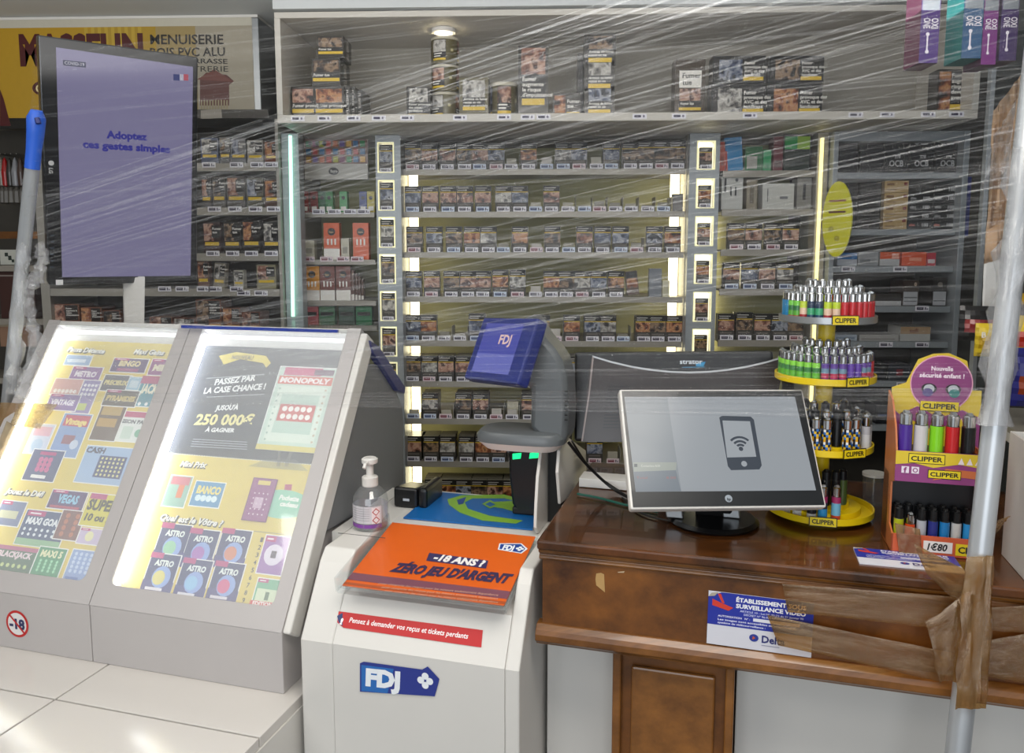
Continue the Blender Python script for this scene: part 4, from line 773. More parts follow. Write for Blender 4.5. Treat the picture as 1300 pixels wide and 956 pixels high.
m.ppx(PRn, [(319, 762), (352, 766), (352, 776), (315, 774)], .0032, 0xd24040, 'glow_print'); m.tpx(PRn, 'EDITION', (321, 768), (346, 771), 5, 0xf8f0f0, .0036, 'glow_print', .04)
m.build('printed_sheet', 'glow_print', trr)
def card(F_, cx, cy, wp, hp, col, dec, lab, lay=0, rim=0xf0f0ee, name='scratch_card', group='scratch cards in the display cases', shape=None):
    w = F_.loc(cx+wp/2, cy)[0]-F_.loc(cx-wp/2, cy)[0]; h = F_.loc(cx, cy-hp/2)[1]-F_.loc(cx, cy+hp/2)[1]; x, y = F_.loc(cx, cy); z0 = .0015+lay*.0022
    G = Fr(F_.pt(x-w/2, y-h/2, z0+.0012), F_.ex, F_.ey); m = M()
    if shape == 'oct':
        c = .28; pp = [(c*w, 0), ((1-c)*w, 0), (w, c*h), (w, (1-c)*h), ((1-c)*w, h), (c*w, h), (0, (1-c)*h), (0, c*h)]; m.prism([G.pt(*p) for p in pp], -G.n*.001, rim, 'glow_print')
        m.flat(G, [(w/2+(a-w/2)*.94, h/2+(b-h/2)*.94) for a, b in pp], .0001, col, 'glow_print')
    else:
        m.box(G.pt(0, 0), G.ex*w, G.ey*h, -G.n*.001, rim, 'glow_print'); e = .0022; m.rect(G, e, e, w-e, h-e, .0001, col, 'glow_print')
    for i, d in enumerate(dec):
        z = .0002+i*.00006
        if d[0] == 'r': m.rect(G, d[1]*w, d[2]*h, d[3]*w, d[4]*h, z, d[5], 'glow_print')
        elif d[0] == 'c': m.disc(G, d[1]*w, d[2]*h, d[3]*min(w, h), z=z, col=d[4], mt='glow_print', n=14)
        elif d[0] == 'g':   # grid of dots: x0 y0 x1 y1 nx ny r col
            for i_ in range(d[5]):
                for j_ in range(d[6]): m.disc(G, (d[1]+(d[3]-d[1])*(i_+.5)/d[5])*w, (d[2]+(d[4]-d[2])*(j_+.5)/d[6])*h, d[7]*min(w, h), z=z, col=d[8], mt='glow_print', n=8)
        elif d[0] == 't': m.text(G, d[1], d[2]*w, d[3]*h, d[4]*h, d[5]*w, d[6], z, 'glow_print', .05, .1)
    c = G.pt(w/2, h/2); m.v = [p-c for p in m.v]; o = m.build(name, 'glow_print'); o.location = c; return tag(o, lab, 'scratch card', group)
PK, PU, LB, NV = 0xb8327a, 0x4a2a6c, 0x9db8dc, 0x23306a
lg = lambda x=.05: [('r', x, .82, x+.4, .96, PK), ('r', x+.06, .87, x+.3, .91, 0xf0e8f0)]
K = [(100, 458, 34, 14, LB, [('r', .1, .3, .8, .6, 0xd8e4f4)], 'pale blue card at the top left of the left case'),
 (110, 477, 40, 22, 0x8a5c9c, [('t', 'METRO', .15, .4, .3, .7, 0xf0e8f0)]+lg(), 'purple card with METRO title in the left case'),
 (112, 505, 24, 44, 0x9486b8, [('g', .1, .5, .9, .9, 4, 3, .08, 0xf0f0f8), ('r', .2, .1, .7, .3, 0xc0cc70)], 'tall lilac card behind the Vintage cards'),
 (88, 493, 38, 22, 0xd8a8a0, [('g', .1, .1, .9, .4, 6, 1, .12, 0xf4eee8)], 'pale salmon card with letter tiles at the left'),
 (84, 513, 40, 22, 0x8a6ca8, [('t', 'VINTAGE', .12, .35, .3, .75, 0xf4f0f8)]+lg(), 'purple card titled VINTAGE in capitals'),
 (90, 553, 38, 58, 0x7e9ccc, [('r', .1, .7, .95, .95, 0xc03a58), ('t', 'Vintage', .14, .74, .13, .75, 0xf2dc7c), ('r', .3, .3, .7, .5, 0x8a4a5c), ('c', .75, .3, .14, 0xc8d4e8)], 'tall blue card with red and gold Vintage title'),
 (52, 558, 28, 40, 0xc8d0e4, [('r', .1, .6, .9, .9, 0xd8a8b8), ('c', .5, .3, .25, 0xa8c0dc)], 'washed out pale card left of the tall blue card'),
 (58, 592, 42, 42, 0x3c4c7c, [('g', .28, .3, .72, .75, 3, 3, .09, 0xcc5c94), ('r', .25, .82, .75, .92, PK), ('r', .25, .1, .7, .2, 0xf0f0f0)], 'dark blue octagonal card with pink dots'),
 (167, 466, 46, 19, PU, [('t', 'BINGO', .2, .45, .35, .6, 0xf0dca0), ('r', .2, .1, .8, .3, 0xa03a7a)]+lg(), 'purple card with BINGO title at the top'),
 (210, 469, 34, 22, 0x8c3a80, [('t', 'MILLI', .15, .3, .35, .7, 0xe8e4c0)]+lg(), 'magenta card at the top right of the left case'),
 (148, 487, 36, 22, 0x4c4a58, [('t', 'PRECIEUX', .08, .4, .25, .84, 0xe8d890)], 'dark card titled PRECIEUX in the left case'),
 (172, 488, 18, 18, 0x9cc0d8, [('r', .2, .2, .8, .7, 0xd0e0ec)], 'small pale blue card beside the PRECIEUX card'),
 (198, 499, 44, 40, 0x2c8a9c, [('t', 'JACKPOT', .08, .45, .28, .88, 0xf4ecd0), ('r', .0, .75, 1, 1, 0xb03a70), ('g', .1, .02, .9, .18, 4, 1, .06, 0xf0f0f0)], 'teal and red card titled JACKPOT'),
 (143, 532, 34, 60, 0x5c4434, [('r', .1, .55, .85, .75, 0xb89848), ('r', .1, .3, .8, .48, 0xb89038)], 'tall brown card with gold shapes, partly covered'),
 (157, 508, 44, 22, 0x4a4034, [('t', 'PYRAMIDES', .08, .35, .28, .84, 0xe0c878)]+lg(), 'dark brown card titled PYRAMIDES'),
 (166, 542, 54, 40, 0xe4e8e4, [('t', 'MISSION PATRI', .12, .6, .12, .84, 0x50545c), ('r', .1, .8, .95, .98, 0xb83a70), ('c', .18, .3, .14, 0xb06060), ('c', .75, .3, .13, 0x70b090), ('r', .35, .1, .6, .5, 0xc8d8cc)], 'white card titled MISSION PATRI with pink top'),
 (139, 592, 74, 50, LB, [('r', .3, .18, .78, .75, NV), ('g', .32, .2, .76, .73, 6, 5, .035, 0xe0d890), ('t', 'CASH', .02, .80, .14, .34, 0x2a2a4a), ('r', .82, .2, .95, .5, 0x6a6488)], 'large light blue card titled CASH with dark grid'),
 (88, 636, 48, 26, PU, [('t', 'VEGAS', .25, .35, .4, .55, 0x8cc8e8), ('r', .1, .08, .9, .2, 0xb03a60)]+lg(), 'purple card titled VEGAS in the lower part'),
 (92, 668, 32, 40, 0x7a4a48, [('g', .1, .1, .9, .9, 2, 4, .09, 0xb86a50)], 'brown red card tucked behind the blue GOAL card'),
 (134, 650, 48, 44, 0xd8cc38, [('t', 'SUPER', .06, .50, .3, .8, 0x22241c), ('t', '10 ou 20', .1, .18, .2, .85, 0x22241c), ('r', .05, .82, .5, .98, PK)], 'bright yellow card titled SUPER 10 ou 20'),
 (14, 652, 34, 34, 0x6c78a0, [('r', .1, .3, .8, .6, 0xc8c8a8)]+lg(), 'blue grey card at the left edge, lower part'),
 (56, 672, 60, 48, 0x2c4878, [('t', 'MAXI GOAL !', .08, .6, .18, .84, 0xf0f4f8), ('g', .05, .25, .95, .52, 7, 2, .045, 0xe8eef4), ('r', .02, .02, .98, .2, 0x8cb890)]+lg(), 'blue card titled MAXI GOAL'),
 (116, 682, 30, 22, 0xc8b8d8, [('c', .5, .5, .3, 0xe8e4b0)]+lg(), 'small lilac card below the yellow SUPER card'),
 (20, 712, 56, 36, 0x4a6c58, [('t', 'BLACKJACK', .1, .6, .2, .8, 0xf0d8e0), ('g', .1, .15, .9, .45, 6, 1, .08, 0xc8d890), ('r', .0, .85, 1, 1, 0xb86088)], 'green and red card titled BLACKJACK at the bottom left'),
 (66, 716, 38, 42, 0x3c9468, [('t', 'MAXI 5', .12, .68, .2, .75, 0xf0ecc0), ('g', .12, .2, .88, .6, 4, 4, .05, 0x9cdcb0)], 'bright green card at the bottom of the left case'),
 (102, 720, 34, 46, 0x8ca4d4, [('g', .1, .3, .9, .92, 4, 5, .06, 0xc4d4f0), ('r', .1, .08, .6, .2, 0x5c78b8)], 'pale blue card at the bottom right of the left case')]
for i, k in enumerate(K): card(PLn, *k[:6], k[6], lay=i % 5)
AS = lambda c: [('r', .0, .0, 1, .3, 0x3c3a7c), ('t', 'ASTRO', .2, .68, .14, .62, 0xe8f0ec), ('c', .55, .4, .3, 0x8ca8e0), ('c', .48, .38, .2, c), ('r', .15, .06, .7, .13, 0xe8e4ec), ('r', 0, .86, .42, 1, PK)]
for i, (cx, cy, c, lb) in enumerate(((219, 690, 0x90c8a0, 'green planet, back row left'), (255, 697, 0xa868b8, 'purple planet, back row middle'), (296, 697, 0xd88868, 'orange planet, back row right'), (206, 728, 0xe0d478, 'yellow planet, front row left'), (247, 735, 0x90c4e8, 'blue planet, front row middle'), (288, 739, 0xd85888, 'pink planet, front row right'))):
    card(PRn, cx, cy, 40, 52, NV, AS(c), 'dark blue ASTRO card with '+lb, lay=i//3)
card(PRn, 226, 624, 30, 42, 0x8cb4a8, [('r', .1, .7, .9, .95, 0xc06878), ('r', .5, .3, .75, .7, 0xd07048)], 'pale green card with red stripe left of the BANCO card', 0)
card(PRn, 264, 628, 40, 34, 0x4a90c0, [('t', 'BANCO', .12, .52, .28, .78, 0xf0dc78), ('g', .15, .2, .85, .48, 4, 1, .13, 0xd8ecf4)], 'blue BANCO card in the right case', 0)
card(PRn, 331, 635, 32, 56, 0x8a3f80, [('r', .25, .84, .75, .94, YEL), ('r', .3, .3, .65, .55, 0xc8a8c4), ('g', .15, .1, .85, .7, 4, 5, .03, 0xe0c8dc)], 'purple gift pouch card on the green ellipse', 1, rim=0x6c2c68)
card(PRn, 348, 705, 34, 52, 0x9868b0, [('c', .5, .5, .36, 0xe4dcec), ('r', .4, .42, .6, .6, 0x44384c)]+lg(), 'lilac card with round dial right of the numbers', 0)
card(PRn, 340, 752, 34, 36, 0x6cb08c, [('r', .1, .1, .9, .6, 0xd8e4c4), ('r', .45, .2, .6, .5, 0x4c6c50)]+lg(), 'green card above the red edition strip', 0)
# ticket on its little acrylic easel
card(PRn, 380, 520, 76, 108, 0xc4d8cc, [('r', .08, .10, .92, .76, 0xd8e4d8), ('r', .18, .2, .82, .66, 0xb4ccc0), ('r', .2, .34, .8, .54, 0xc04848), ('g', .24, .35, .76, .53, 5, 2, .045, 0xf0ece8), ('r', .04, .78, .96, .88, 0xcc5444), ('t', 'MONOPOLY', .07, .80, .06, .86, 0xf4ecec), ('r', .1, .89, .75, .985, 0xc03070), ('r', .62, .9, .95, .97, 0x5c3058), ('r', .0, .0, 1, .06, 0xd8c868), ('g', .08, .08, .14, .76, 1, 9, .02, 0x9cb4a8), ('g', .86, .08, .92, .76, 1, 9, .02, 0xb8a890)], 'large green and red prize ticket standing on an acrylic easel', 3, name='prize_ticket', group=None)
e0 = PRn.pt(*PRn.loc(352, 590), .006)
t = thing('acrylic_easel', 'small clear acrylic easel under the large prize ticket', 'stand', e0)
G = PRn.off(.004); m = M()
for a, b in (((352, 592), (355, 562)), ((362, 592), (372, 562))): m.box(G.pt(*G.loc(*a)), G.pt(*G.loc(*b))-G.pt(*G.loc(*a)), G.ex*.007, G.n*.003, 0xd8dce0)
m.build('legs', 'clear_plastic', t); m = M(); m.prism([G.pt(*G.loc(*p)) for p in ((316, 592), (338, 584), (376, 584), (391, 598), (372, 597))], G.n*.003, 0xd8dce0); m.build('base', 'clear_plastic', t)
# minus 18 sticker
F13 = Fr(uvz(-1.6, 1.3215, .72), U, ZZ); m = M(); cx, cy = F13.loc(22, 792)
m.disc(F13, cx, cy, .031, z=.0003, col=0xc02020, n=32); m.disc(F13, cx, cy, .0255, z=.0006, col=0xe0dedc, n=32); m.text(F13, '-18', cx, cy-.011, .022, col=0x28305c, z=.0009, bold=.05, align='c')
c45 = math.pi*.25; f45 = Fr(F13.pt(cx, cy, 0), F13.ex*math.cos(c45)-F13.ey*math.sin(c45), F13.ex*math.sin(c45)+F13.ey*math.cos(c45)); m.rect(f45, -.027, -.0022, .027, .0022, .0012, 0xc02020)
m.build('age_limit_sticker', 'ink', tl)
# acrylic lid with blue edge on the right case, plus thin lid on the left one
t = trr
a, b = Up(236, 411, -1.335), Up(414, 411, -.93)
M().ubox(-1.33, -.90, 1.675, 1.682, 1.412, 1.419, 0x1e3a9c).build('lid_edge', 'gloss_ink', t)
M().ubox(-1.33, -.84, 1.682, 1.93, 1.412, 1.417).build('acrylic_lid', 'acrylic', t)
M().box(uvz(-1.24, 1.78, 1.418), U*.16+V*.1+ZZ*.012, V*.014, ZZ*.004).build('lid_brace', 'clear_plastic', t)
M().ubox(-1.70, -1.34, 1.685, 1.72, 1.405, 1.41).build('acrylic_lid', 'acrylic', tl)
# grey housing behind the right case with its navy lid
t = thing('terminal_housing', 'grey curved housing with navy lid behind the right display case', 'housing', Up(430, 680, -.81))
pp = [(400, 684), (442, 660), (470, 645), (513, 612), (513, 540), (511, 515), (503, 496), (494, 480), (480, 462), (468, 462), (440, 560)]
M().prism([Up(x, y, -.838) for x, y in pp], -U*.008).build('cheek', 'cheek_grey', t, .004)
M().prism([Up(x, y, -.826) for x, y in ((470, 432), (482, 440), (515, 492), (514, 500), (505, 496), (474, 448))], -U*.018).build('lid', 'navy', t, .002)
M().ubox(-1.24, -.852, 1.765, 1.83, 1.0, 1.26).build('shell', 'cheek_grey', t, .01)
# ------------------------------------------------------------------ lottery counter unit
t = thing('lottery_counter', 'white moulded lottery counter with orange game mat and blue mat', 'counter', uvz(-.58, 1.6, 0))
hi = [(1.31, 0), (1.31, .85), (1.392, .978), (1.415, 1.0), (1.835, 1.0), (1.835, 0)]; lo = [(1.311, 0), (1.311, .85), (1.362, .928), (1.50, .948), (1.585, 1.0), (1.834, 1.0), (1.834, 0)]
def prof(u, P): return [uvz(u, v, z) for v, z in P]
M().prism(prof(-.80, hi), U*.07).build('left_arm', 'white_plastic', t, .004); M().prism(prof(-.385, hi), U*.028).build('right_arm', 'white_plastic', t, .004)
M().prism(prof(-.7299, lo), U*.3448).build('body', 'white_plastic', t)
M().ubox(-.830, -.8015, 1.50, 1.835, .7225, .9985).build('rear_shelf', 'white_plastic', t); M().ubox(-1.24, -.8305, 1.745, 1.835, .95, .998).build('rear_shelf', 'white_plastic', t)
FM = Fr(uvz(-.722, 1.330, .957), U, V*.235+ZZ*.047)
m = M().box(FM.pt(0, 0, -.004), U*.334, FM.ey*.245, FM.n*.004).box(FM.pt(0, -.012, -.006), U*.334, FM.ey*.014, FM.n*.010); m.build('tray', 'clear_plastic', t, .001)
M().box(FM.pt(-.004, -.01, -.004), U*.004, FM.ey*.25, FM.n*.03).build('tray_side', 'clear_plastic', t); M().box(FM.pt(.334, -.01, -.004), U*.004, FM.ey*.25, FM.n*.012).build('tray_side', 'clear_plastic', t)
m = M().box(FM.pt(.004, .002, .001), U*.326, FM.ey*.24, FM.n*.0015, 0xd9601a, 'gloss_ink'); G = FM.off(.0027)
m.rect(G, .004, .022, .330, .046, .0002, 0x7a4a58, 'gloss_ink'); m.rect(G, .004, .006, .330, .014, .0002, 0xa8502c, 'gloss_ink')
m.ppx(G, [(545, 702), (620, 712), (617, 722), (541, 712)], .0004, 0x3c3560, 'gloss_ink'); m.tpx(G, '-18 ANS ?', (549, 711), (613, 720), 8, 0xf0ece8, .0008, 'gloss_ink', .05, .1)
m.tpx(G, 'ZÉRO JEU D\'ARGENT', (494, 725), (648, 741), 11, 0x3c3050, .0006, 'gloss_ink', .06, .35)
for i in range(3): m.tpx(G, 'jouer comporte des risques pour les mineurs endettement dependance', (480+i*4, 742+i*4.6), (632, 757+i*4.6), 2.6, 0xd8a890, .0006, 'gloss_ink')
m.ppx(G, [(634, 690), (662, 690), (670, 697), (662, 703), (632, 698)], .0004, 0xe8ecf4, 'gloss_ink'); m.ppx(G, [(635.5, 691), (661, 691), (667, 697), (661, 702), (634, 697)], .0006, 0x2c4894, 'gloss_ink')
m.tpx(G, 'FDJ', (637, 698), (652, 699), 6, 0xf0f4f8, .0008, 'gloss_ink', .05, .1); x, y = G.loc(660, 697)
for dx, dy in ((.005, 0), (-.005, 0), (0, .005), (0, -.005)): m.disc(G, x+dx, y+dy, .0036, z=.0008, col=0xf0f4f8, mt='gloss_ink', n=10)
m.build('orange_mat', 'gloss_ink', t)
SS = Fr(uvz(-.80, 1.3105, .8502), U, V*.0525+ZZ*.0785).off(.0012); m = M()
m.ppx(SS, [(430, 776), (613, 800), (611, 822), (436, 797), (428, 790)], 0, 0xc22022); m.ppx(SS, [(428, 782), (435, 778), (435, 795), (430, 790)], .0003, 0x2a3a6c); m.tpx(SS, '!', (431, 792), (434, 793), 8, 0xffffff, .0006, bold=.05)
m.tpx(SS, 'Pensez à demander vos reçus et tickets perdants', (443, 790), (594, 811), 6.5, 0xf8f0f0, .0005, bold=.02, shear=.15); m.build('red_sticker', 'gloss_ink', t)
FF = Fr(uvz(-.80, 1.3095, .7), U, ZZ); m = M()
m.ppx(FF, [(457, 842), (462, 840), (536, 850), (543, 846), (558, 862), (552, 884), (457, 878)], .0004, 0x2c3a8c); m.ppx(FF, [(459, 844), (500, 849), (492, 880), (459, 877)], .0006, 0x2a6cb8)
m.tpx(FF, 'FDJ', (464, 869), (510, 874), 20, 0xf0f4f8, .0009, bold=.06, shear=.1); x, y = FF.loc(540, 864)
for dx, dy in ((.009, 0), (-.009, 0), (0, .009), (0, -.009)): m.disc(FF, x+dx, y+dy, .007, z=.0009, col=0xf0f4f8, n=12)
m.build('front_emblem', 'gloss_ink', t)
BM = Fr(Zp(512, 657, 1.004), U, V); m = M(); P4 = [BM.loc(*p) for p in ((512, 657), (676, 672), (690, 636), (551, 624))]
m.prism([BM.pt(x, y) for x, y in P4], -ZZ*.0025, 0x1668b0, 'gloss_ink')
LM = 0x86b83a
m.ppx(BM, [(568, 634), (586, 629), (640, 628), (673, 637), (672, 640), (640, 633), (600, 633), (590, 638), (594, 646), (622, 655), (664, 661), (655, 665), (612, 661), (584, 651), (570, 641)], .0004, LM, 'gloss_ink')
m.ppx(BM, [(618, 638), (650, 636), (664, 645), (660, 652), (640, 646), (622, 643)], .0004, LM, 'gloss_ink'); m.ppx(BM, [(612, 640), (622, 635), (634, 641), (622, 646)], .0006, LM, 'gloss_ink'); m.ppx(BM, [(616, 640.5), (622, 637.5), (629, 641), (622, 643.8)], .0008, 0x1668b0, 'gloss_ink')
m.ppx(BM, [(580, 635), (592, 631), (588, 640), (582, 641)], .0006, 0x1c4a94, 'gloss_ink'); m.build('blue_mat', 'gloss_ink', t)
for a, b in ((-.80, -.55),): M().ubox(-.81, -.70, 1.49, 1.4915, .9995, 1.0006, 0x55524e).build('seam', 'ink', t)
# ------------------------------------------------------------------ ticket checking terminal
B = Zp(683, 690, 1.0)
t = thing('lottery_terminal', 'grey ticket terminal with blue tilted tablet on a white finned stand', 'terminal', uvz(-.40, 1.66, 1.002))
CL = lambda p: W((p.x, p.y, max(p.z, 1.0015)))
M().prism([CL(Up(x, y, -.400)) for x, y in ((684, 574), (706, 566), (709, 600), (708, 650), (680, 682), (677, 670), (678, 640), (680, 605))], U*.007).build('stand_fin', 'white_plastic', t, .002)
M().prism([CL(Up(x, y, -.355)) for x, y in ((711, 572), (719, 553), (744, 572), (745, 604), (722, 632), (712, 640), (709, 600))], -U*.007).build('stand_fin', 'white_plastic', t, .002)
M().ubox(-.392, -.363, 1.68, 1.80, 1.002, 1.22).build('stand_core', 'black_matt', t)
vt = 1.60
M().prism([Vp(x, y, vt) for x, y in ((660, 404), (676, 403), (690, 428), (704, 444), (713, 458), (719, 482), (721, 520), (719, 560), (706, 572), (690, 562), (672, 544), (673, 520), (673, 492), (655, 487), (664, 450))], V*.10).build('spine', 'terminal_grey', t, .012, True)
m = M(); ring = []; cs = []
c0 = Vp(661, 553, 1.61)
for kk, (zz_, s) in enumerate(((-.021, .80), (-.012, .99), (0, 1.0), (.010, .93), (.013, .80))):
    for i in range(28):
        a = 2*math.pi*i/28; ca_, sa = math.cos(a), math.sin(a); ex_ = .098*abs(ca_)**.6*(1 if ca_ > 0 else -1); ey_ = .062*abs(sa)**.6*(1 if sa > 0 else -1); ring.append(c0+U*ex_*s+V*(ey_*s+.02)+ZZ*(zz_+.0))
m.add(ring, [(k_*28+i, k_*28+(i+1) % 28, (k_+1)*28+(i+1) % 28, (k_+1)*28+i) for k_ in range(4) for i in range(28)]+[tuple(range(27, -1, -1)), tuple(4*28+i for i in range(28))])
m.build('tray', 'terminal_grey', t, 0, True)
m = M(); m.add([p-ZZ*.007 for p in ring[:28]]+[p for p in ring[28:56]], [(i, (i+1) % 28, 28+(i+1) % 28, 28+i) for i in range(28)]+[tuple(range(27, -1, -1))]); m.build('tray_underside', 'white_plastic', t, 0, True)
f, w, h = quad_frame([(588, 480), (657, 488), (677, 404), (608, 403)], 1.72)
M().box(f.pt(0, 0), f.ex*w, f.ey*h, -f.n*.03).build('tablet', 'navy', t, .005)
g = f.off(.0006); m = M(); m.rect(g, w*.12, h*.12, w*.80, h*.9, .0002, 0x4c52a8, 'screen_ink'); m.rect(g, w*.12, h*.12, w*.80, h*.42, .0004, 0x6a70bc, 'screen_ink'); m.text(g, 'FDJ', w*.45, h*.58, h*.14, col=0xe8c8c0, z=.0008, mt='screen_ink', bold=.03); m.build('tablet_screen', 'screen_ink', t)
for i in range(7): M().box(Vp(717, 498+i*6, 1.598), U*.006, ZZ*.003, -V*.002).build('vent_slot', 'black_matt', t) if i < 7 else None
# black scanner
t = thing('ticket_scanner', 'tall black scanner with green lights standing on the blue mat', 'scanner', Vp(668, 655, 1.74))
M().prism([Vp(x, y, 1.70) for x, y in ((645, 576), (650, 570), (688, 570), (691, 580), (690, 625), (685, 646), (678, 650), (656, 650), (650, 640), (646, 605))], V*.06).build('body', 'black_plastic', t, .006, True)
M().prism([Vp(x, y, 1.699) for x, y in ((651, 576), (662, 575), (661, 582), (651, 583))], -V*.002).build('green_light', 'green_light', t)
M().prism([Vp(x, y, 1.699) for x, y in ((673, 575), (685, 574), (684, 581), (672, 582))], -V*.002).build('green_light', 'green_light', t)
M().ubox(Vp(650, 650, 1.7).dot(U), Vp(690, 650, 1.7).dot(U), 1.70, 1.77, 1.0045, Vp(668, 645, 1.70).z).build('foot', 'black_matt', t, .004)
# card reader
c = Zp(522, 646, 1.0); t = thing('card_reader', 'small black card reader between the hand gel and the blue mat', 'card reader', c+ZZ*.001)
dv = (V*.9-U*.35).normalized(); eu = U
M().prism([c+eu*-.045+ZZ*.001, c+eu*-.045+ZZ*.05, c+eu*-.045+V*.10+ZZ*.035, c+eu*-.045+V*.10+ZZ*.001], eu*.06).build('body', 'black_plastic', t, .006)
M().box(c+eu*.017+ZZ*.001, eu*.022, V*.11, ZZ*.05).build('printer_cover', 'black_plastic', t, .008)
M().box(c+eu*-.02+ZZ*.018-V*.0008, eu*.016, ZZ*.006, -V*.0006, 0xb8bcc4).build('serial_label', 'ink', t)
# hand gel
c = Zp(471, 669, 1.0); c.z = 1.0015; t = thing('hand_gel_bottle', 'clear hand gel bottle with white pump beside the orange mat', 'bottle', c)
M().lathe(c, [(.001, 0), (.036, 0), (.0385, .004), (.0385, .058), (.036, .072), (.026, .086), (.014, .093), (.014, .096)], 32).build('bottle', 'clear_plastic', t, smooth=True)
M().lathe(c, [(.001, .003), (.0350, .003), (.0365, .006), (.0365, .054), (.001, .054)], 28).build('gel', 'gel', t, smooth=True)
m = M(); an0 = -math.pi/2-.15
def arcp(a0, a1, z0, z1, col, r):
    n = 8; P_ = [c+W((r*math.cos(a0+(a1-a0)*i/n), r*math.sin(a0+(a1-a0)*i/n), z)) for z in (z0, z1) for i in range(n+1)]; m.add(P_, [(i, i+1, n+2+i, n+1+i) for i in range(n)], col)
arcp(an0-1.35, an0+1.0, .018, .056, 0xc8c4c8, .0388); arcp(an0-1.35, an0+1.0, .008, .016, 0x7c3f96, .0388); arcp(an0+.42, an0+.9, .018, .054, 0xe4d8d8, .0390)
for i in range(6): arcp(an0-.9, an0+.3, .050-i*.005, .0508-i*.005, 0x8c888c, .0391)
for zc in (.026, .044):
    for s_, cc in ((.0085, 0xb02828), (.006, 0xe8e0e0)):
        q = an0+.66; P_ = [c+W((.0392*math.cos(q+dx*s_/.0385)*1.0, .0392*math.sin(q+dx*s_/.0385), zc+dz*s_))+W((math.cos(q), math.sin(q), 0))*(.0003 if cc == 0xb02828 else .0006) for dx, dz in ((-1, 0), (0, -1), (1, 0), (0, 1))]; m.add(P_, [(0, 1, 2, 3)], cc)
m.build('label', 'ink', t)
M().lathe(c, [(.0165, .092), (.0175, .094), (.0175, .112), (.015, .114), (.008, .116), (.008, .142), (.017, .143), (.0175, .146), (.0175, .152), (.013, .155), (.001, .155)], 24).build('pump', 'white_plastic', t, smooth=True)
M().tube([c+ZZ*.147, c+ZZ*.147-V*.03+U*.004, c+ZZ*.140-V*.036+U*.004], .004, 8).build('nozzle', 'white_plastic', t, smooth=True)
# ------------------------------------------------------------------ wooden desk
t = thing('wooden_desk', 'old brown polished wooden desk with moulded edges under the monitors', 'desk', uvz(.2, 1.58, 0))
du0, du1, dv0, dv1 = -.344, 1.15, 1.382, 1.96
M().ubox(du0, du1, dv0, dv1, 1.052, 1.07).build('top', 'desk_top_wood', t, .004)
m = M()
def mould(u0, u1, P_): return M().prism([uvz(u0, v, z) for v, z in P_], U*(u1-u0))
mould(du0+.002, du1, [(dv0+.03, 1.0515), (dv0+.004, 1.0515), (dv0+.006, 1.046), (dv0+.014, 1.040), (dv0+.010, 1.034), (dv0+.012, 1.030), (dv0+.03, 1.030)]).build('upper_moulding', 'moulding_wood', t, .0015)
M().ubox(du0+.008, du1, dv0+.016, dv0+.034, .905, 1.0298).build('front_board', 'desk_wood', t)
M().ubox(du0+.008, du0+.026, dv0+.0345, dv1-.01, .87, 1.051).build('end_board', 'desk_wood', t)
mould(du0-.002, du1, [(dv0+.034, .9048), (dv0+.012, .9048), (dv0+.002, .896), (dv0-.002, .888), (dv0-.002, .876), (dv0+.006, .870), (dv0+.010, .865), (dv0+.034, .865)]).build('lower_moulding', 'moulding_wood', t, .0015)
pu0, pu1 = Vp(781, 850, 1.42).dot(U), Vp(930, 860, 1.42).dot(U)
M().ubox(pu0, pu1, 1.43, dv1-.02, .0, .8645).build('pedestal', 'desk_wood', t, .002)
M().ubox(pu0+.03, pu1-.03, 1.42, 1.4295, .06, .83).build('pedestal_panel', 'moulding_wood', t, .004)
for a in (pu0-.004, pu1-.012): M().ubox(a, a+.016, 1.412, 1.4295, 0, .8645).build('pedestal_edge', 'moulding_wood', t, .003)
FD = Fr(uvz(du0, dv0+.0155, .9), U, ZZ); m = M(); m.ppx(FD, [(757, 728), (763, 727), (767, 729), (768, 752), (757, 743), (756, 735)], .0004, 0xb8935c); m.build('torn_sticker_mark', 'ink', t); m = M(); m.ppx(FD, [(784, 726), (793, 725), (792, 727), (785, 727)], .0004, 0xc8b090); m.build('torn_sticker_mark', 'ink', t)
t = thing('white_cabinet', 'plain white cabinet standing under the wooden desk', 'cabinet', uvz(.3, 1.7, 0))
M().ubox(-.35, pu0-.008, 1.50, 1.79, 0, .862).build('panel', 'white_plastic', t, .002); M().ubox(pu1+.008, 1.1, 1.50, 1.79, 0, .862).build('panel', 'white_plastic', t, .002)
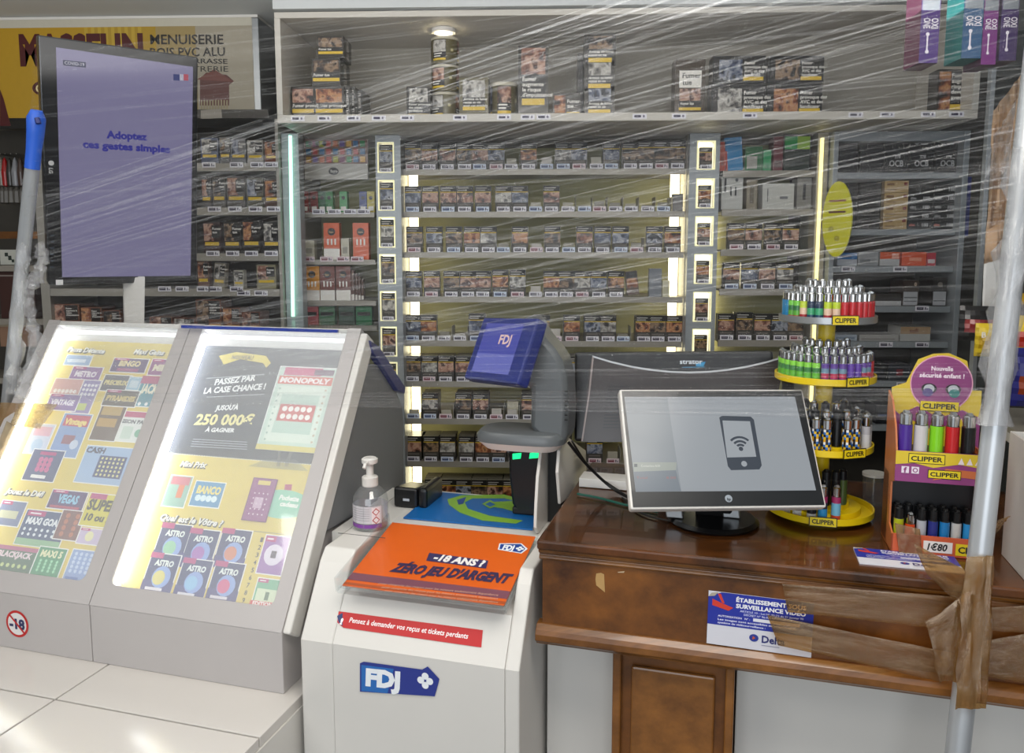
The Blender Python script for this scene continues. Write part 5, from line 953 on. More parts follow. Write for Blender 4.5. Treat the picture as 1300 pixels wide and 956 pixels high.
# video surveillance notice on the desk front
def notice(G, w, h, name, lab, th, lay=True, txt=True):
    m = M(); m.box(G.pt(0, 0, 0), G.ex*w, G.ey*h, G.n*th, 0xd8d8e0, 'gloss_ink'); g = G.off(th)
    m.flat(g, [(0, h*.38), (w, h*.38), (w, h), (w*.13, h), (w*.0, h*.90)], .0003, 0x26349c, 'gloss_ink')
    m.flat(g, [(w*.04, h*.86), (w*.13, h*.80), (w*.245, h*.735), (w*.20, h*.67), (w*.04, h*.74)], .0006, 0xd04030, 'gloss_ink'); m.flat(g, [(w*.09, h*.97), (w*.12, h*.97), (w*.16, h*.80), (w*.135, h*.80)], .0006, 0xd04030, 'gloss_ink')
    m.flat(g, [(0, h*.90), (w*.06, h*.92), (w*.10, h), (w*.03, h*.97)], .0008, 0xb0a898, 'gloss_ink')
    m.text(g, 'ÉTABLISSEMENT SOUS', w*.27, h*.86, h*.075, w*.66, 0xf0f0f4, .0006, 'gloss_ink', .04); m.text(g, 'SURVEILLANCE VIDÉO', w*.27, h*.745, h*.075, w*.66, 0xf0f0f4, .0006, 'gloss_ink', .04)
    m.text(g, 'ARTICLE 10 - Loi N° 95-73 du 21 Janvier 95', w*.31, h*.675, h*.035, w*.60, 0xd0d4f0, .0006, 'gloss_ink', .02); m.text(g, 'DÉCRET N° 96-926 du 17 Octobre 96', w*.35, h*.615, h*.035, w*.50, 0xd0d4f0, .0006, 'gloss_ink', .02)
    m.text(g, 'AUTORISATION   N° :', w*.10, h*.54, h*.035, w*.31, 0xe8e8f8, .0006, 'gloss_ink', .02); m.rect(g, w*.44, h*.53, w*.88, h*.59, .0006, 0xe4e4ec, 'gloss_ink')
    m.text(g, 'Les images sont accessibles au responsable', w*.10, h*.475, h*.035, w*.75, 0xe8e8f8, .0006, 'gloss_ink', .02); m.text(g, 'système de vidéosurveillance :', w*.10, h*.415, h*.035, w*.46, 0xe8e8f8, .0006, 'gloss_ink', .02)
    m.text(g, 'Delta', w*.53, h*.16, h*.13, w*.22, 0x2c3070, .0006, 'gloss_ink', .03); m.disc(g, w*.455, h*.225, w*.045, h*.07, .0006, 0x2c3a90, 'gloss_ink', 16); m.flat(g, [(w*.44, h*.19), (w*.47, h*.225), (w*.445, h*.26)], .0009, 0xc85a30, 'gloss_ink')
    m.rect(g, w*.53, h*.10, w*.70, h*.115, .0006, 0x9a9ab0, 'gloss_ink')
    c = G.pt(w/2, 0); m.v = [p-c for p in m.v]; o = m.build(name, 'gloss_ink'); o.location = c; return tag(o, lab, 'notice')
A, B_, C_ = Vp(897, 816, 1.396), Vp(1030, 827, 1.396), Vp(897, 749, 1.396)
G = Fr(A, U-ZZ*.012, ZZ); notice(G, (B_-A).dot(U), (C_-A).dot(ZZ), 'surveillance_notice', 'blue and white video surveillance notice stuck on the desk front', .0015)
A, B_, C_ = Zp(1091, 716, 1.0703), Zp(1226, 729, 1.0703), Zp(1083, 696, 1.0703)
G = Fr(A, B_-A, C_-A); notice(G, (B_-A).length, (C_-A).length*1.0, 'surveillance_notice', 'second surveillance notice lying flat on the desk before the lighter box', .002)
# ------------------------------------------------------------------ customer monitor
f, w, h = quad_frame([(801, 647), (1050, 644), (1016, 494), (783, 494)], 1.42)
hb = f.pt(w/2, 0); base = Zp(905, 662, 1.07)
t = thing('customer_monitor', 'tilted white edged monitor showing a phone symbol, in front of the black terminal', 'monitor', base+ZZ*.001)
M().box(f.pt(0, 0, 0), f.ex*w, f.ey*h, -f.n*.022).build('casing', 'white_plastic', t, .004)
g = f.off(.0006); e = .004; m = M(); m.rect(g, e, e, w-e, h-e, 0, 0x1c1f22, 'gloss_ink'); m.build('bezel', 'gloss_ink', t)
m = M(); g = f.off(.0012); q = [g.loc(*p) for p in ((807, 624.5), (1036, 622.5), (1009, 503.5), (792.5, 504))]; m.flat(g, q, 0, 0x9ea4aa, 'screen_ink')
m.ppx(g, [(807, 624.5), (865, 624), (847, 504), (792.5, 504)], .0003, 0x8f969c, 'screen_ink'); m.ppx(g, [(803.5, 587), (859, 587), (858, 597), (804.5, 599)], .0005, 0x9ea59f, 'screen_ink')
m.ppx(g, [(804.5, 599), (858, 597), (864.5, 623.5), (807.3, 624)], .0005, 0x7c858e, 'screen_ink')
m.tpx(g, 'Contactless 8.00', (814, 593), (838, 593), 3, 0xd8dad4, .0008, 'screen_ink'); m.ppx(g, [(805, 589), (809, 589), (809, 593), (805, 593)], .0008, 0x5c6468, 'screen_ink')
m.tpx(g, 'Total', (808, 608), (822, 608), 3, 0xa87878, .0008, 'screen_ink'); m.tpx(g, '8.00', (846, 608), (858, 608), 3, 0xa87878, .0008, 'screen_ink')
dk = 0x474e58
m.ppx(g, [(913, 530), (917, 528), (953, 529), (957, 533), (967, 591), (964, 596), (928, 597), (924, 592)], .0004, dk, 'screen_ink')
m.ppx(g, [(917, 534), (952, 535), (960, 580), (923, 581)], .0007, 0xa4aab0, 'screen_ink')
cx, cy = g.loc(940.5, 570); m.disc(g, cx, cy, .0042, z=.001, col=dk, mt='screen_ink')
for r in (.011, .018, .026):
    P_ = [(cx+rr*math.cos(a), cy-.001+rr*math.sin(a)) for rr, aa in ((r, 1), (r-.0042, -1)) for a in [math.pi*(.5+aa*(.25-.5*i/8)) for i in range(9)]]; m.flat(g, P_, .001, dk, 'screen_ink')
cx, cy = g.loc(944.5, 589); m.disc(g, cx, cy, .0055, z=.001, col=0xa4aab0, mt='screen_ink'); m.build('display_panel', 'screen_ink', t)
g = f.off(.001); m = M(); cx, cy = g.loc(925, 633); m.disc(g, cx, cy, .0068, z=.0002, col=0x9098a0, mt='gloss_ink'); m.text(g, 'hp', cx, cy-.0035, .005, col=0x1c1f22, z=.0005, mt='gloss_ink', bold=.03, shear=.25, align='c'); m.build('maker_badge', 'gloss_ink', t)
m = M(); m.lathe(base, [(.001, .001), (.085, .001), (.088, .005), (.080, .011), (.001, .012)], 32); m.build('foot', 'black_plastic', t, smooth=True)
M().box(base-U*.035+V*.0+ZZ*.010, U*.07, V*.022, (hb-base)+f.ey*.07-f.n*.03-V*.0).build('neck', 'black_matt', t, .004)
for px in (846, 918): 
    a = Zp(px, 657, 1.082); M().box(a, U*.032, V*.04, ZZ*.028+U*-.004).build('hinge_leg', 'brushed', t, .002)
# ------------------------------------------------------------------ cashier terminal seen from behind
f, w, h = quad_frame([(729, 560), (985, 563), (1001, 446), (747, 448)], 1.80)
w = (Fr.loc(f, 1001, 446)[0]+.01) if False else w
bz = f.pt(w/2, 0); t = thing('cashier_terminal', 'black cashier terminal seen from behind with silver arc, above the customer monitor', 'terminal', W((bz.x, bz.y, 1.071))+V*.06)
M().box(f.pt(0, 0, -.03), f.ex*w, f.ey*h, f.n*.03).build('casing', 'black_plastic', t, .006)
g = f.off(.001); m = M(); TP = [(752+i*24.6, 452.5+21*math.sin(math.pi*min(1, (i+.0)/10))**.9 if False else 452.5+20.5*(1-((i-5)/5)**2)) for i in range(11)]
lowp = [(974, 562), (738, 561), (748, 470)]
m.ppx(g, TP+lowp, .0003, 0x2c2320, 'gloss_ink'); sv = [(x, y-1.2) for x, y in TP]+[(x, y+1.0) for x, y in reversed(TP)]; m.ppx(g, sv, .0008, 0xb8bcc0, 'gloss_ink')
m.ppx(g, [(752, 452), (754, 452), (749, 500), (740, 560), (738, 560), (747, 500)], .0008, 0x8a7c78, 'gloss_ink')
for i in range(14): m.ppx(g, [(772-i*.5, 490+i*4), (800, 490+i*4), (800, 491.6+i*4), (772-i*.5, 491.6+i*4)], .0008, 0x1a1614, 'gloss_ink')
for i in range(3): m.ppx(g, [(772, 488+i*1.4-2), (960, 489+i*1.4-2), (960, 489.6+i*1.4-2), (772, 488.6+i*1.4-2)], .0008, 0x2a2422, 'gloss_ink')
m.tpx(g, 'strator', (863, 462), (892, 462), 6, 0xc8d0d8, .001, 'gloss_ink', .02); m.ppx(g, [(866, 466), (895, 465.5), (895, 466.3), (866, 466.8)], .001, 0x4a8cb0, 'gloss_ink'); m.ppx(g, [(883, 462), (896, 459), (893, 465), (884, 465)], .0009, 0x2c88b8, 'gloss_ink')
m.build('back_cover', 'gloss_ink', t)
cc = f.pt(w/2, 0, -.02); M().box(cc-f.ex*.05, f.ex*.10, -f.n*.02, f.ey*.10).build('neck', 'black_matt', t)
M().box(W((cc.x, cc.y, 1.072))-U*.10+V*-.01, U*.20, V*.09, ZZ*.03).build('foot', 'black_matt', t, .008); M().box(W((cc.x, cc.y, 1.10))-U*.03+V*.015, U*.06, V*.03, ZZ*(cc.z-1.10)).build('post', 'black_matt', t)
# cables and paper behind the monitors
def cable(lab, pts, r, mt, zf=None):
    P_ = [Zp(x, y, z) for x, y, z in pts]; Q = []
    for i in range(len(P_)-1):
        a, b = P_[i], P_[i+1]; p0 = P_[max(i-1, 0)]; p3 = P_[min(i+2, len(P_)-1)]
        for k in range(6):
            s = k/6; Q.append(a*(2*s**3-3*s**2+1)+(b-p0)*.5*(s**3-2*s**2+s)+b*(-2*s**3+3*s**2)+(p3-a)*.5*(s**3-s**2))
    Q.append(P_[-1]); m = M(); m.tube(Q, r, 8); c = Q[len(Q)//2]; m.v = [p-c for p in m.v]; o = m.build('cable', mt, smooth=True); o.location = c; return tag(o, lab, 'cable', 'cables behind the monitors')
cable('thick black cable running down from the grey terminal to the desk', [(722, 562, 1.20), (745, 590, 1.14), (775, 618, 1.085), (800, 632, 1.075), (830, 640, 1.075)], .0035, 'cable')
cable('thin black cable beside the thick black cable', [(726, 560, 1.21), (752, 598, 1.12), (784, 622, 1.08), (812, 640, 1.074)], .0022, 'cable')
cable('green cable lying on the back left of the desk', [(733, 627, 1.074), (760, 632, 1.074), (790, 640, 1.0735), (835, 650, 1.0735)], .0026, 'green_cable')
cable('short black cable curling under the monitor', [(790, 632, 1.074), (815, 652, 1.0735), (860, 663, 1.0735), (900, 668, 1.0735)], .002, 'cable')
A = Zp(735, 618, 1.0715); m = M(); m.box(A, U*.11, V*.06, ZZ*.02, 0xc8c8ca); c = A+U*.05; m.v = [p-c for p in m.v]; o = m.build('paper_stack', 'paper', bevel=.001); o.location = c; tag(o, 'white paper stack behind the cables on the desk', 'paper')
# ------------------------------------------------------------------ lighters
def lighter(key, r, h, cols, cap=0xc8c8cc, capmt='chrome', zig=False):
    """root = body mesh (bands of colour), children = hood, spark wheel; unlinked master"""
    k = 'L'+key
    if k in ROOTS: return ROOTS[k]
    m = M(); n = 12; hb_ = h*.70; m.lathe((0, 0, 0), [(.0005, 0), (r*.93, 0), (r, h*.02)]+[(r, h*.02+(hb_-h*.03)*(i+1)/len(cols)) for i in range(len(cols))]+[(r*.9, hb_)], n, cols[0], cols=[cols[0], cols[0]]+list(cols)+[0x222222])
    if zig:
        for q in range(len(m.c)):
            if 2*n <= q < (2+len(cols))*n: m.c[q] = cols[((q//n)*2+abs((q % n) % 6-3)) % len(cols)]
    b = m.build('lighter', 'gloss_ink', smooth=True)
    a = M().lathe((0, 0, 0), [(r*.9, hb_*.995), (r*.92, h*.93), (r*.7, h*.95), (r*.7, h*.90)], n).build('metal_hood', capmt, b, smooth=True)
    w_ = M().tube([(-r*.35, 0, h*.94), (r*.35, 0, h*.94)], r*.5, 8).build('spark_wheel', 'brushed' if capmt == 'chrome' else 'black_matt', b)
    for o in (b, a, w_): COL.objects.unlink(o)
    ROOTS[k] = b; return b
def put(master, loc, lab, group, rz=0):
    c = master.copy(); COL.objects.link(c); c.location = loc; c.rotation_euler = (0, 0, rz)
    for ch in master.children: d = ch.copy(); COL.objects.link(d); d.parent = c
    return tag(c, lab, 'lighter', group)
CC = uvz(.172, 1.678, 1.071)
t = thing('lighter_carousel', 'yellow round tiered lighter carousel beside the customer monitor', 'display stand', CC, 'lighter stands')
zt = [1.084, 1.215, 1.352, 1.468]; rt_ = [.100, .093, .092, .088]
fc = Fr(CC-V*.0, U, ZZ)
M().tube([CC+ZZ*.002, CC+ZZ*.40], .016, 16).build('column', 'yellow_plastic', t, smooth=True)
for i, (z, R_) in enumerate(zip(zt, rt_)):
    c = W((CC.x, CC.y, z)); mt = 'yellow_plastic' if i < 3 else 'brushed'
    M().lathe(c, [(.017, -.004), (R_, -.004), (R_+.003, -.002), (R_+.003, .010), (R_, .010), (R_-.001, 0), (R_*.78, 0), (R_*.775, .012), (R_*.56, .012), (R_*.555, .024), (.017, .024)], 48).build('tier', mt, t, smooth=True)
    if i == 0: M().lathe(c, [(R_*.6, -.013), (R_*.6, -.004)], 32).build('base_ring', mt, t)
    m = M()
    for a_ in ((-.02, 0) if i == 0 else (.55,) if i < 3 else (.25,)):
        if i == 0 and a_ == 0: continue
        dirv = (V*-math.cos(a_)+U*math.sin(a_)).normalized(); sd = (U*math.cos(a_)+V*math.sin(a_)).normalized(); o_ = c+dirv*(R_+.0045)-sd*.025+ZZ*-.004; g = Fr(o_, sd, ZZ)
        m.box(g.pt(0, 0, -.001), sd*.050, ZZ*.019, dirv*.001, 0x1a1a14); m.rect(g, .0015, .0015, .0485, .0175, .0004, 0xe0c818); m.text(g, 'CLIPPER', .005, .0055, .0085, .040, 0x1a1a14, .0008, 'ink', .03)
    m.build('brand_plate', 'ink', t)
ZG = [0x2c6cc8, 0xe0c020, 0x181820, 0xf0f0f0, 0xe08020, 0x2c6cc8, 0x181820, 0xe0c020]
MS = {'red': lighter('red', .0075, .056, [0xb82028]*3), 'blue': lighter('blue', .0075, .056, [0x1c7cb0]*3), 'mix': lighter('mix', .0075, .056, [0x9c2028, 0xd8b8a0, 0xb8cc30]), 'green': lighter('green', .0075, .056, [0xb83040, 0x58a038, 0x2c6c3c, 0x70c040]),
      'lime': lighter('lime', .0075, .056, [0x60b030, 0x60b030, 0x3c7c40, 0x88d048]), 'purple': lighter('purple', .0075, .056, [0x5c2c8c, 0xb03050, 0x6c8ca0, 0x5c3c90]), 'violet': lighter('violet', .0075, .056, [0x5c3a9c]*3), 'teal': lighter('teal', .0075, .056, [0x1c3c5c, 0x3c9c6c, 0x20304c]),
      'zig': lighter('zig', .0088, .072, [0x181820, 0xd8b020, 0x2c6cb8, 0x181820, 0xe0e0e0, 0x181820, 0xd8a020, 0x181820, 0xd8b020, 0x2c70c0], zig=True), 'white': lighter('white', .0088, .072, [0xd0d0d0, 0xd0d0d0, 0xb8b8bc]), 'band': lighter('band', .0088, .072, [0x2c88c0, 0x2c88c0, 0x202030, 0x9c2c60]), 'sky': lighter('sky', .0088, .072, [0xc84828, 0x70b0cc, 0x70b0cc, 0x9c3060]), 'pix': lighter('pix', .0088, .072, [0xd0d0d0, 0x181820, 0xb83038, 0xe0e0e0]), 'olive': lighter('olive', .0088, .072, [0x3c4c24]*3, capmt='black_plastic'), 'black': lighter('black', .0088, .072, [0x141416]*3, capmt='black_plastic')}
def angdir(a): return (V*-math.cos(a)+U*math.sin(a))
TN = ['lowest', 'third', 'second', 'top']
def pick(tier, a):
    if tier == 3: return 'blue' if a < -1.15 else ('green' if a < -.75 else ('mix' if a < -.5 else ('teal' if a < -.2 else ('mix' if a < .12 else 'red'))))
    if tier == 2: return 'lime' if a < -.25 else ('violet' if .45 < a < .7 else ('red' if a > 1.25 else 'purple'))
    if tier == 1: return ('pix' if a < -.9 else 'zig' if a < .05 else 'white' if .3 < a < .42 else 'zig' if a < 1.0 else 'white')
    return 'band' if -.05 < a < .2 else 'sky' if a < .5 else 'pix'
PLN = dict(red='plain red', blue='plain blue', mix='lime topped', green='green and red', lime='bright green', purple='purple patterned', violet='plain violet', teal='dark teal', zig='zigzag patterned', white='white', band='blue and pink banded', sky='sky blue and red', pix='black and white checked', olive='olive', black='black')
for tier in (3, 2, 1):
    z, R_ = zt[tier], rt_[tier]
    for ring, (fr_, dz, step) in enumerate(((.885, .0005, .19 if tier > 1 else .235), (.665, .0125, .25 if tier > 1 else .31), (.42, .0245, .40 if tier > 1 else .5))):
        r_ = R_*fr_; n = int(3.3/step); k = 0
        for q in range(n+1):
            a = -1.65+3.3*q/n
            if tier == 1 and ring == 0 and q in (4, 8, 11): continue
            kind = pick(tier, a) if ring == 0 or tier > 1 else ('black' if (q+ring) % 2 else 'zig')
            p = W((CC.x, CC.y, 0))+angdir(a)*r_; p.z = z+dz
            put(MS[kind], p, '%s lighter, %s from left in the %s ring, %s carousel tier' % (PLN[kind], ORD[k], ('outer', 'middle', 'inner')[ring], TN[tier]), 'lighters on the carousel', a); k += 1
for k, (a, kind, rr) in enumerate(((-.95, 'pix', .8), (-.62, 'pix', .8), (.0-.02, 'band', .82), (.28, 'sky', .82), (-.26, 'pix', .82), (.75, 'olive', .55), (.1, 'black', .55), (.45, 'black', .55), (-.3, 'black', .55), (-.7, 'black', .55))):
    p = W((CC.x, CC.y, 0))+angdir(a)*rt_[0]*rr; p.z = zt[0]+(.0005 if rr > .7 else .0245 if rr < .556 else .0125)
    put(MS[kind], p, '%s lighter, number %s listed left to right, lowest carousel tier' % (PLN[kind], ORD[k]) if False else '%s lighter on the lowest carousel tier, %s, %s' % (PLN[kind], 'rear ring' if rr < .7 else 'front ring', ('far left', 'left', 'centre', 'right of centre', 'left of centre', 'far right', 'centre', 'right', 'left of centre', 'far left')[k]), 'lighters on the carousel', a)
# boxed lighter display
bv = 1.497; A = Zp(1131, 703, 1.07); bu0 = Vp(1131, 690, bv).dot(U); bu1 = bu0+.142
zA = Vp(1180, 681, bv).z; zB = Vp(1180, 613, bv).z; zC = Vp(1180, 574, bv).z; zD = Vp(1180, 582, bv+.02).z
t = thing('lighter_display_box', 'orange and purple cardboard lighter display with round header beside the right pole', 'display stand', uvz((bu0+bu1)/2, bv+.05, 1.071), 'lighter stands')
OR, PP, YY_ = 0xc85a34, 0x8c3c78, 0xd8bc2c
m = M().ubox(bu0, bu1, bv, bv+.003, 1.071, zA, OR).ubox(bu0, bu1, bv+.003, bv+.10, 1.071, 1.074, OR).ubox(bu0, bu1, bv+.05, bv+.10, 1.074, zB-.0, 0x17181c).ubox(bu1-.003, bu1, bv+.003, bv+.10, 1.074, zC, OR)
m.prism([uvz(bu0, bv, 1.071), uvz(bu0, bv, zA), uvz(bu0, bv+.03, zA+.01), uvz(bu0, bv+.03, zB-.01), uvz(bu0, bv, zB), uvz(bu0, bv, zC), uvz(bu0, bv+.02, zC+.04), uvz(bu0, bv+.06, zC+.08), uvz(bu0, bv+.10, zC+.09), uvz(bu0, bv+.10, 1.071)], U*.003, 0xb86a3c)
m.build('cardboard_body', 'ink', t)
zD = zC-.010; M().ubox(bu0+.003, bu1-.003, bv+.0035, bv+.0995, zD-.004, zD, 0x3a2a30).build('upper_shelf', 'ink', t)
g = Fr(uvz(bu0, bv-.0006, 1.071), U, ZZ); m = M(); wB = bu1-bu0
m.rect(g, .052, .006, .098, .026, .0003, 0xe4e0dc); m.text(g, '1€80', .058, .010, .012, .032, 0x1a1a1a, .0006, 'ink', .03, .2); m.rect(g, .103, .004, .150 if False else wB, .025, .0003, 0xe0c818); m.text(g, 'CLIP', .107, .009, .011, None, 0x1a1a14, .0006, 'ink', .03); m.build('price_strip', 'ink', t)
m = M().ubox(bu0, bu1, bv-.001, bv+.002, zB, zC, PP); h_ = zC-zB; g = Fr(uvz(bu0, bv-.0014, zB), U, ZZ)
m.flat(g, [(0, h_*.55), (.03, h_*.62), (.06, h_*.5), (.10, h_*.66), (wB, h_*.55), (wB, h_), (0, h_)], .0002, YY_); m.flat(g, [(.06, h_*.1), (.10, h_*.25), (wB, h_*.2), (wB, h_*.45), (.08, h_*.5)], .0003, 0xc86c3c)
def clip(m, g, x, y, w): m.rect(g, x, y, x+w, y+w*.30, .0006, 0x1a1a14); m.rect(g, x+w*.02, y+w*.02, x+w*.98, y+w*.28, .0009, 0xe4cc1c); m.text(g, 'CLIPPER', x+w*.07, y+w*.08, w*.14, w*.86, 0x1a1a14, .0012, 'ink', .03)
clip(m, g, .020, h_*.62, .058); clip(m, g, .052, h_*.16, .052)
for i in range(2): m.rect(g, .010+i*.016, h_*.28, .022+i*.016, h_*.28+.012, .0006, 0xe8dce8); 
m.text(g, 'f', .0135, h_*.30, .009, col=PP, z=.0009, bold=.05); m.disc(g, .032, h_*.28+.006, .0042, z=.0009, col=PP, n=12); m.disc(g, .032, h_*.28+.006, .0026, z=.0011, col=0xe8dce8, n=12)
for i in range(3): m.flat(g, [(.098+i*.013, h_*.66), (.108+i*.013, h_*.66), (.103+i*.013, h_*.88)], .0006, 0xe8dce0)
m.build('front_panel', 'ink', t)
g, w, h = frV(1131, 462, 1245, 575, bv+.103); m = M(); cw = w; zt_ = Vp(1190, 448, bv+.103).z-g.O.z
m.prism([g.pt(0, 0), g.pt(cw, 0), g.pt(cw, h*.72), g.pt(cw*.90, h*.72), g.pt(cw*.82, zt_*.93), g.pt(cw*.62, zt_*1.0), g.pt(cw*.45, zt_*.99), g.pt(cw*.28, zt_*.93), g.pt(cw*.16, h*.78), g.pt(0, h*.72)], V*.002, YY_)
G2 = g.off(.001); m.flat(G2, [(0, h*.0), (cw, 0), (cw, h*.42), (cw*.8, h*.5), (cw*.55, h*.40), (cw*.3, h*.52), (.1*cw, h*.42), (0, h*.5)], .0002, PP); m.flat(G2, [(cw*.1, h*.05), (cw*.9, h*.05), (cw*.8, h*.4), (cw*.5, h*.25), (cw*.2, h*.38)], .0004, YY_)
cx, cy = G2.loc(1195, 487); m.disc(G2, cx, cy, .052, .052, .0006, 0xe0a0b8, n=36); m.disc(G2, cx, cy, .050, .050, .0008, PP, n=36)
m.text(G2, 'Nouvelle', cx, cy+.024, .008, .036, 0xf4e4f0, .0012, 'ink', .03, align='c'); m.text(G2, 'sécurité enfant !', cx, cy+.011, .008, .074, 0xf4e4f0, .0012, 'ink', .03, align='c')
for s_, c_ in ((-1, 0x4c3a7c), (1, 0x2c7c78)):
    m.disc(G2, cx+s_*.020, cy-.010, .013, .010, .0012, 0x2a2028); m.disc(G2, cx+s_*.020, cy-.010, .009, .008, .0014, 0xb8bcc4); m.disc(G2, cx+s_*.022, cy-.017, .009, .008, .0016, c_)
clip(m, G2, cx-.034, cy-.052, .066); m.build('header_card', 'ink', t)
big = lambda k, c, cap='chrome': lighter('big'+k, .0112, .078, [c]*3, capmt=cap)
UPR = [('violet', 0x4a2c8c), ('white', 0xc8c4c4), ('lime', 0x80cc20), ('red', 0xc02024), ('black', 0x141416), ('orange', 0xd04820)]
for i, (n_, c_) in enumerate(UPR):
    u = bu0+.0165+i*.0248
    if i == 5: u = bu1-.0135
    if i == 5: continue
    put(big(n_, c_), uvz(u, bv+.016, zD+.0005), '%s lighter in the upper row of the cardboard display' % n_, 'lighters in the cardboard display'); 
for i, (n_, c_, cap) in enumerate((('yellow green', 0xa8b020, 'black_plastic'), ('orange', 0xd84818, 'chrome'), ('silver', 0xa8acb4, 'black_plastic'), ('navy', 0x28307c, 'black_plastic'), ('azure', 0x1c78b8, 'black_plastic'), ('cream', 0xc0c0bc, 'black_plastic'), ('light blue', 0x2488c8, 'black_plastic'))):
    put(lighter('low'+n_, .0082, .078 if i != 1 else .066, [c_]*3, capmt=cap), uvz(bu0+.014+i*.0185, bv+.018, 1.0745), '%s lighter in the lower row of the cardboard display' % n_, 'lighters in the cardboard display')
    put(lighter('back', .0082, .078, [0x202024]*3, capmt='black_plastic'), uvz(bu0+.014+i*.0185, bv+.0385, 1.0745), 'black lighter behind the %s one, lower row of the cardboard display' % n_, 'lighters in the cardboard display')
# small clear tub behind the carousel
c = Zp(1108, 640, 1.071); t = thing('plastic_tub', 'small clear plastic tub between the carousel and the cardboard display', 'tub', c)
M().lathe(c, [(.001, .001), (.020, .001), (.022, .06), (.0235, .062)], 24).build('tub_body', 'clear_plastic', t, smooth=True); M().lathe(c, [(.0235, .062), (.0235, .068), (.001, .069)], 24).build('tub_lid', 'white_plastic', t, smooth=True)
# white bin at the right end of the desk
wu = Zp(1271, 704, 1.07).dot(U); wv = Zp(1271, 704, 1.07).dot(V); wz = Up(1273, 541, wu).z
t = thing('white_bin', 'white open box at the right end of the desk behind the pole', 'box', uvz(wu+.15, wv-.1, 1.0705))
for a in ((wu, wu+.004, wv-.26, wv), (wu+.3, wu+.304, wv-.26, wv), (wu+.004, wu+.3, wv-.004, wv), (wu+.004, wu+.3, wv-.26, wv-.256)): M().ubox(*a, 1.0705, wz).build('side', 'white_plastic', t, .001)
M().ubox(wu+.004, wu+.3, wv-.256, wv-.004, 1.0705, 1.074).build('bottom', 'white_plastic', t)
M().ubox(wu+.02, wu+.2, wv-.2, wv-.03, 1.075, wz-.01, 0xd8c8c8).build('contents', 'ink', t)
# ------------------------------------------------------------------ hanging cable boxes at the top right
YB = 1.42
def oxi(px, col, c2, lab, txt=True, pal=None):
    F_ = frY(*px, YB); w, h = F_[1], F_[2]
    t = carton('cable_box', lab, 'box', F_, .058, col, [('r', .04, .66, .96, 1, 0x7c8288), ('r', .3, .78, .9, 1, 0x666c72), ('v', 'OXI', .56, .56, .36, .13, 0xd8d4dc), ('v', 'ONE', .14, .56, .36, .13, 0xd8d4dc), ('r', .34, .14, .42, .36, 0xd8d4dc), ('c', .38, .36, .10, 0xd8d4dc), ('c', .38, .14, .10, 0xd8d4dc)], 'hanging cable boxes', 'gloss_ink')
    fr = F_[0]; m = M(); c = t.location
    m.rect(Fr(fr.O-fr.n*.058, fr.ex, fr.n), 0, 0, w, .058, .0004, c2); m.rect(Fr(fr.O-fr.n*.058, fr.n, fr.ey), 0, 0, .058, h, .0004, c2)
    m.v = [p for p in m.v]; o = m.build('side_print', 'gloss_ink', t); return t
oxi((1169, -22, 1193, 80), 0x4c3672, 0x54263e, 'purple hanging cable box, leftmost of the four')
oxi((1223, -22, 1248, 74), 0x2c5074, 0x1c7472, 'blue hanging cable box with turquoise underside')
oxi((1248.5, -22, 1267, 82), 0x6c2c70, 0x481c40, 'magenta hanging cable box right beside the blue one')
oxi((1271, -22, 1293, 77), 0x3e2c5a, 0x30203e, 'dark purple hanging cable box, rightmost of the four')
t = thing('hanging_rail', 'chrome rail above the frame holding the hanging cable boxes', 'rail', Yp(1230, -30, YB))
M().tube([Yp(1150, -26, YB+.03), Yp(1310, -26, YB+.03)], .004, 8).build('bar', 'chrome', t)
for px in (1160, 1300): a = Yp(px, -26, YB+.03); M().tube([a, W((a.x, a.y, 2.35))], .003, 6).build('hanger', 'chrome', t)
# ------------------------------------------------------------------ poles, stretch film, tape
def pole(name, lab, pts, r, mt='steel'):
    c = pts[0]; t = thing(name, lab, 'pole', c, 'upright metal poles holding the film'); M().tube(pts, r, 20).build('tube', mt, t, smooth=True); return t
LP0, LP1 = Dp(10, 510, 2.10), Dp(41, 212, 1.86)
lo_ = LP0+(LP0-LP1)*.7
t = pole('left_mop_handle' if False else 'mop_handle', 'grey metal pole with blue plastic grip at the left', [lo_, LP1], .0158, 'pole_metal')
hp = [Dp(41, 214, 1.86), Dp(43, 190, 1.85), Dp(45, 170, 1.84), Dp(46, 150, 1.83), Dp(46.5, 140, 1.825)]
M().tube(hp, [.0165, .0165, .0185, .020, .012], 20).build('grip', 'blue_plastic', t, smooth=True)
M().tube([Dp(47, 150, 1.808), Dp(49, 157, 1.808)], .006, 10).build('grip_hole', 'navy', t)
RP0, RP1 = Dp(1243, 712, 1.255), Dp(1304, 170, 1.255)
t = pole('metal_pole', 'shiny metal pole taped to the desk front at the right', [RP0+(RP0-RP1)*.95, RP1+(RP1-RP0)*.9], .0175, 'pole_metal')
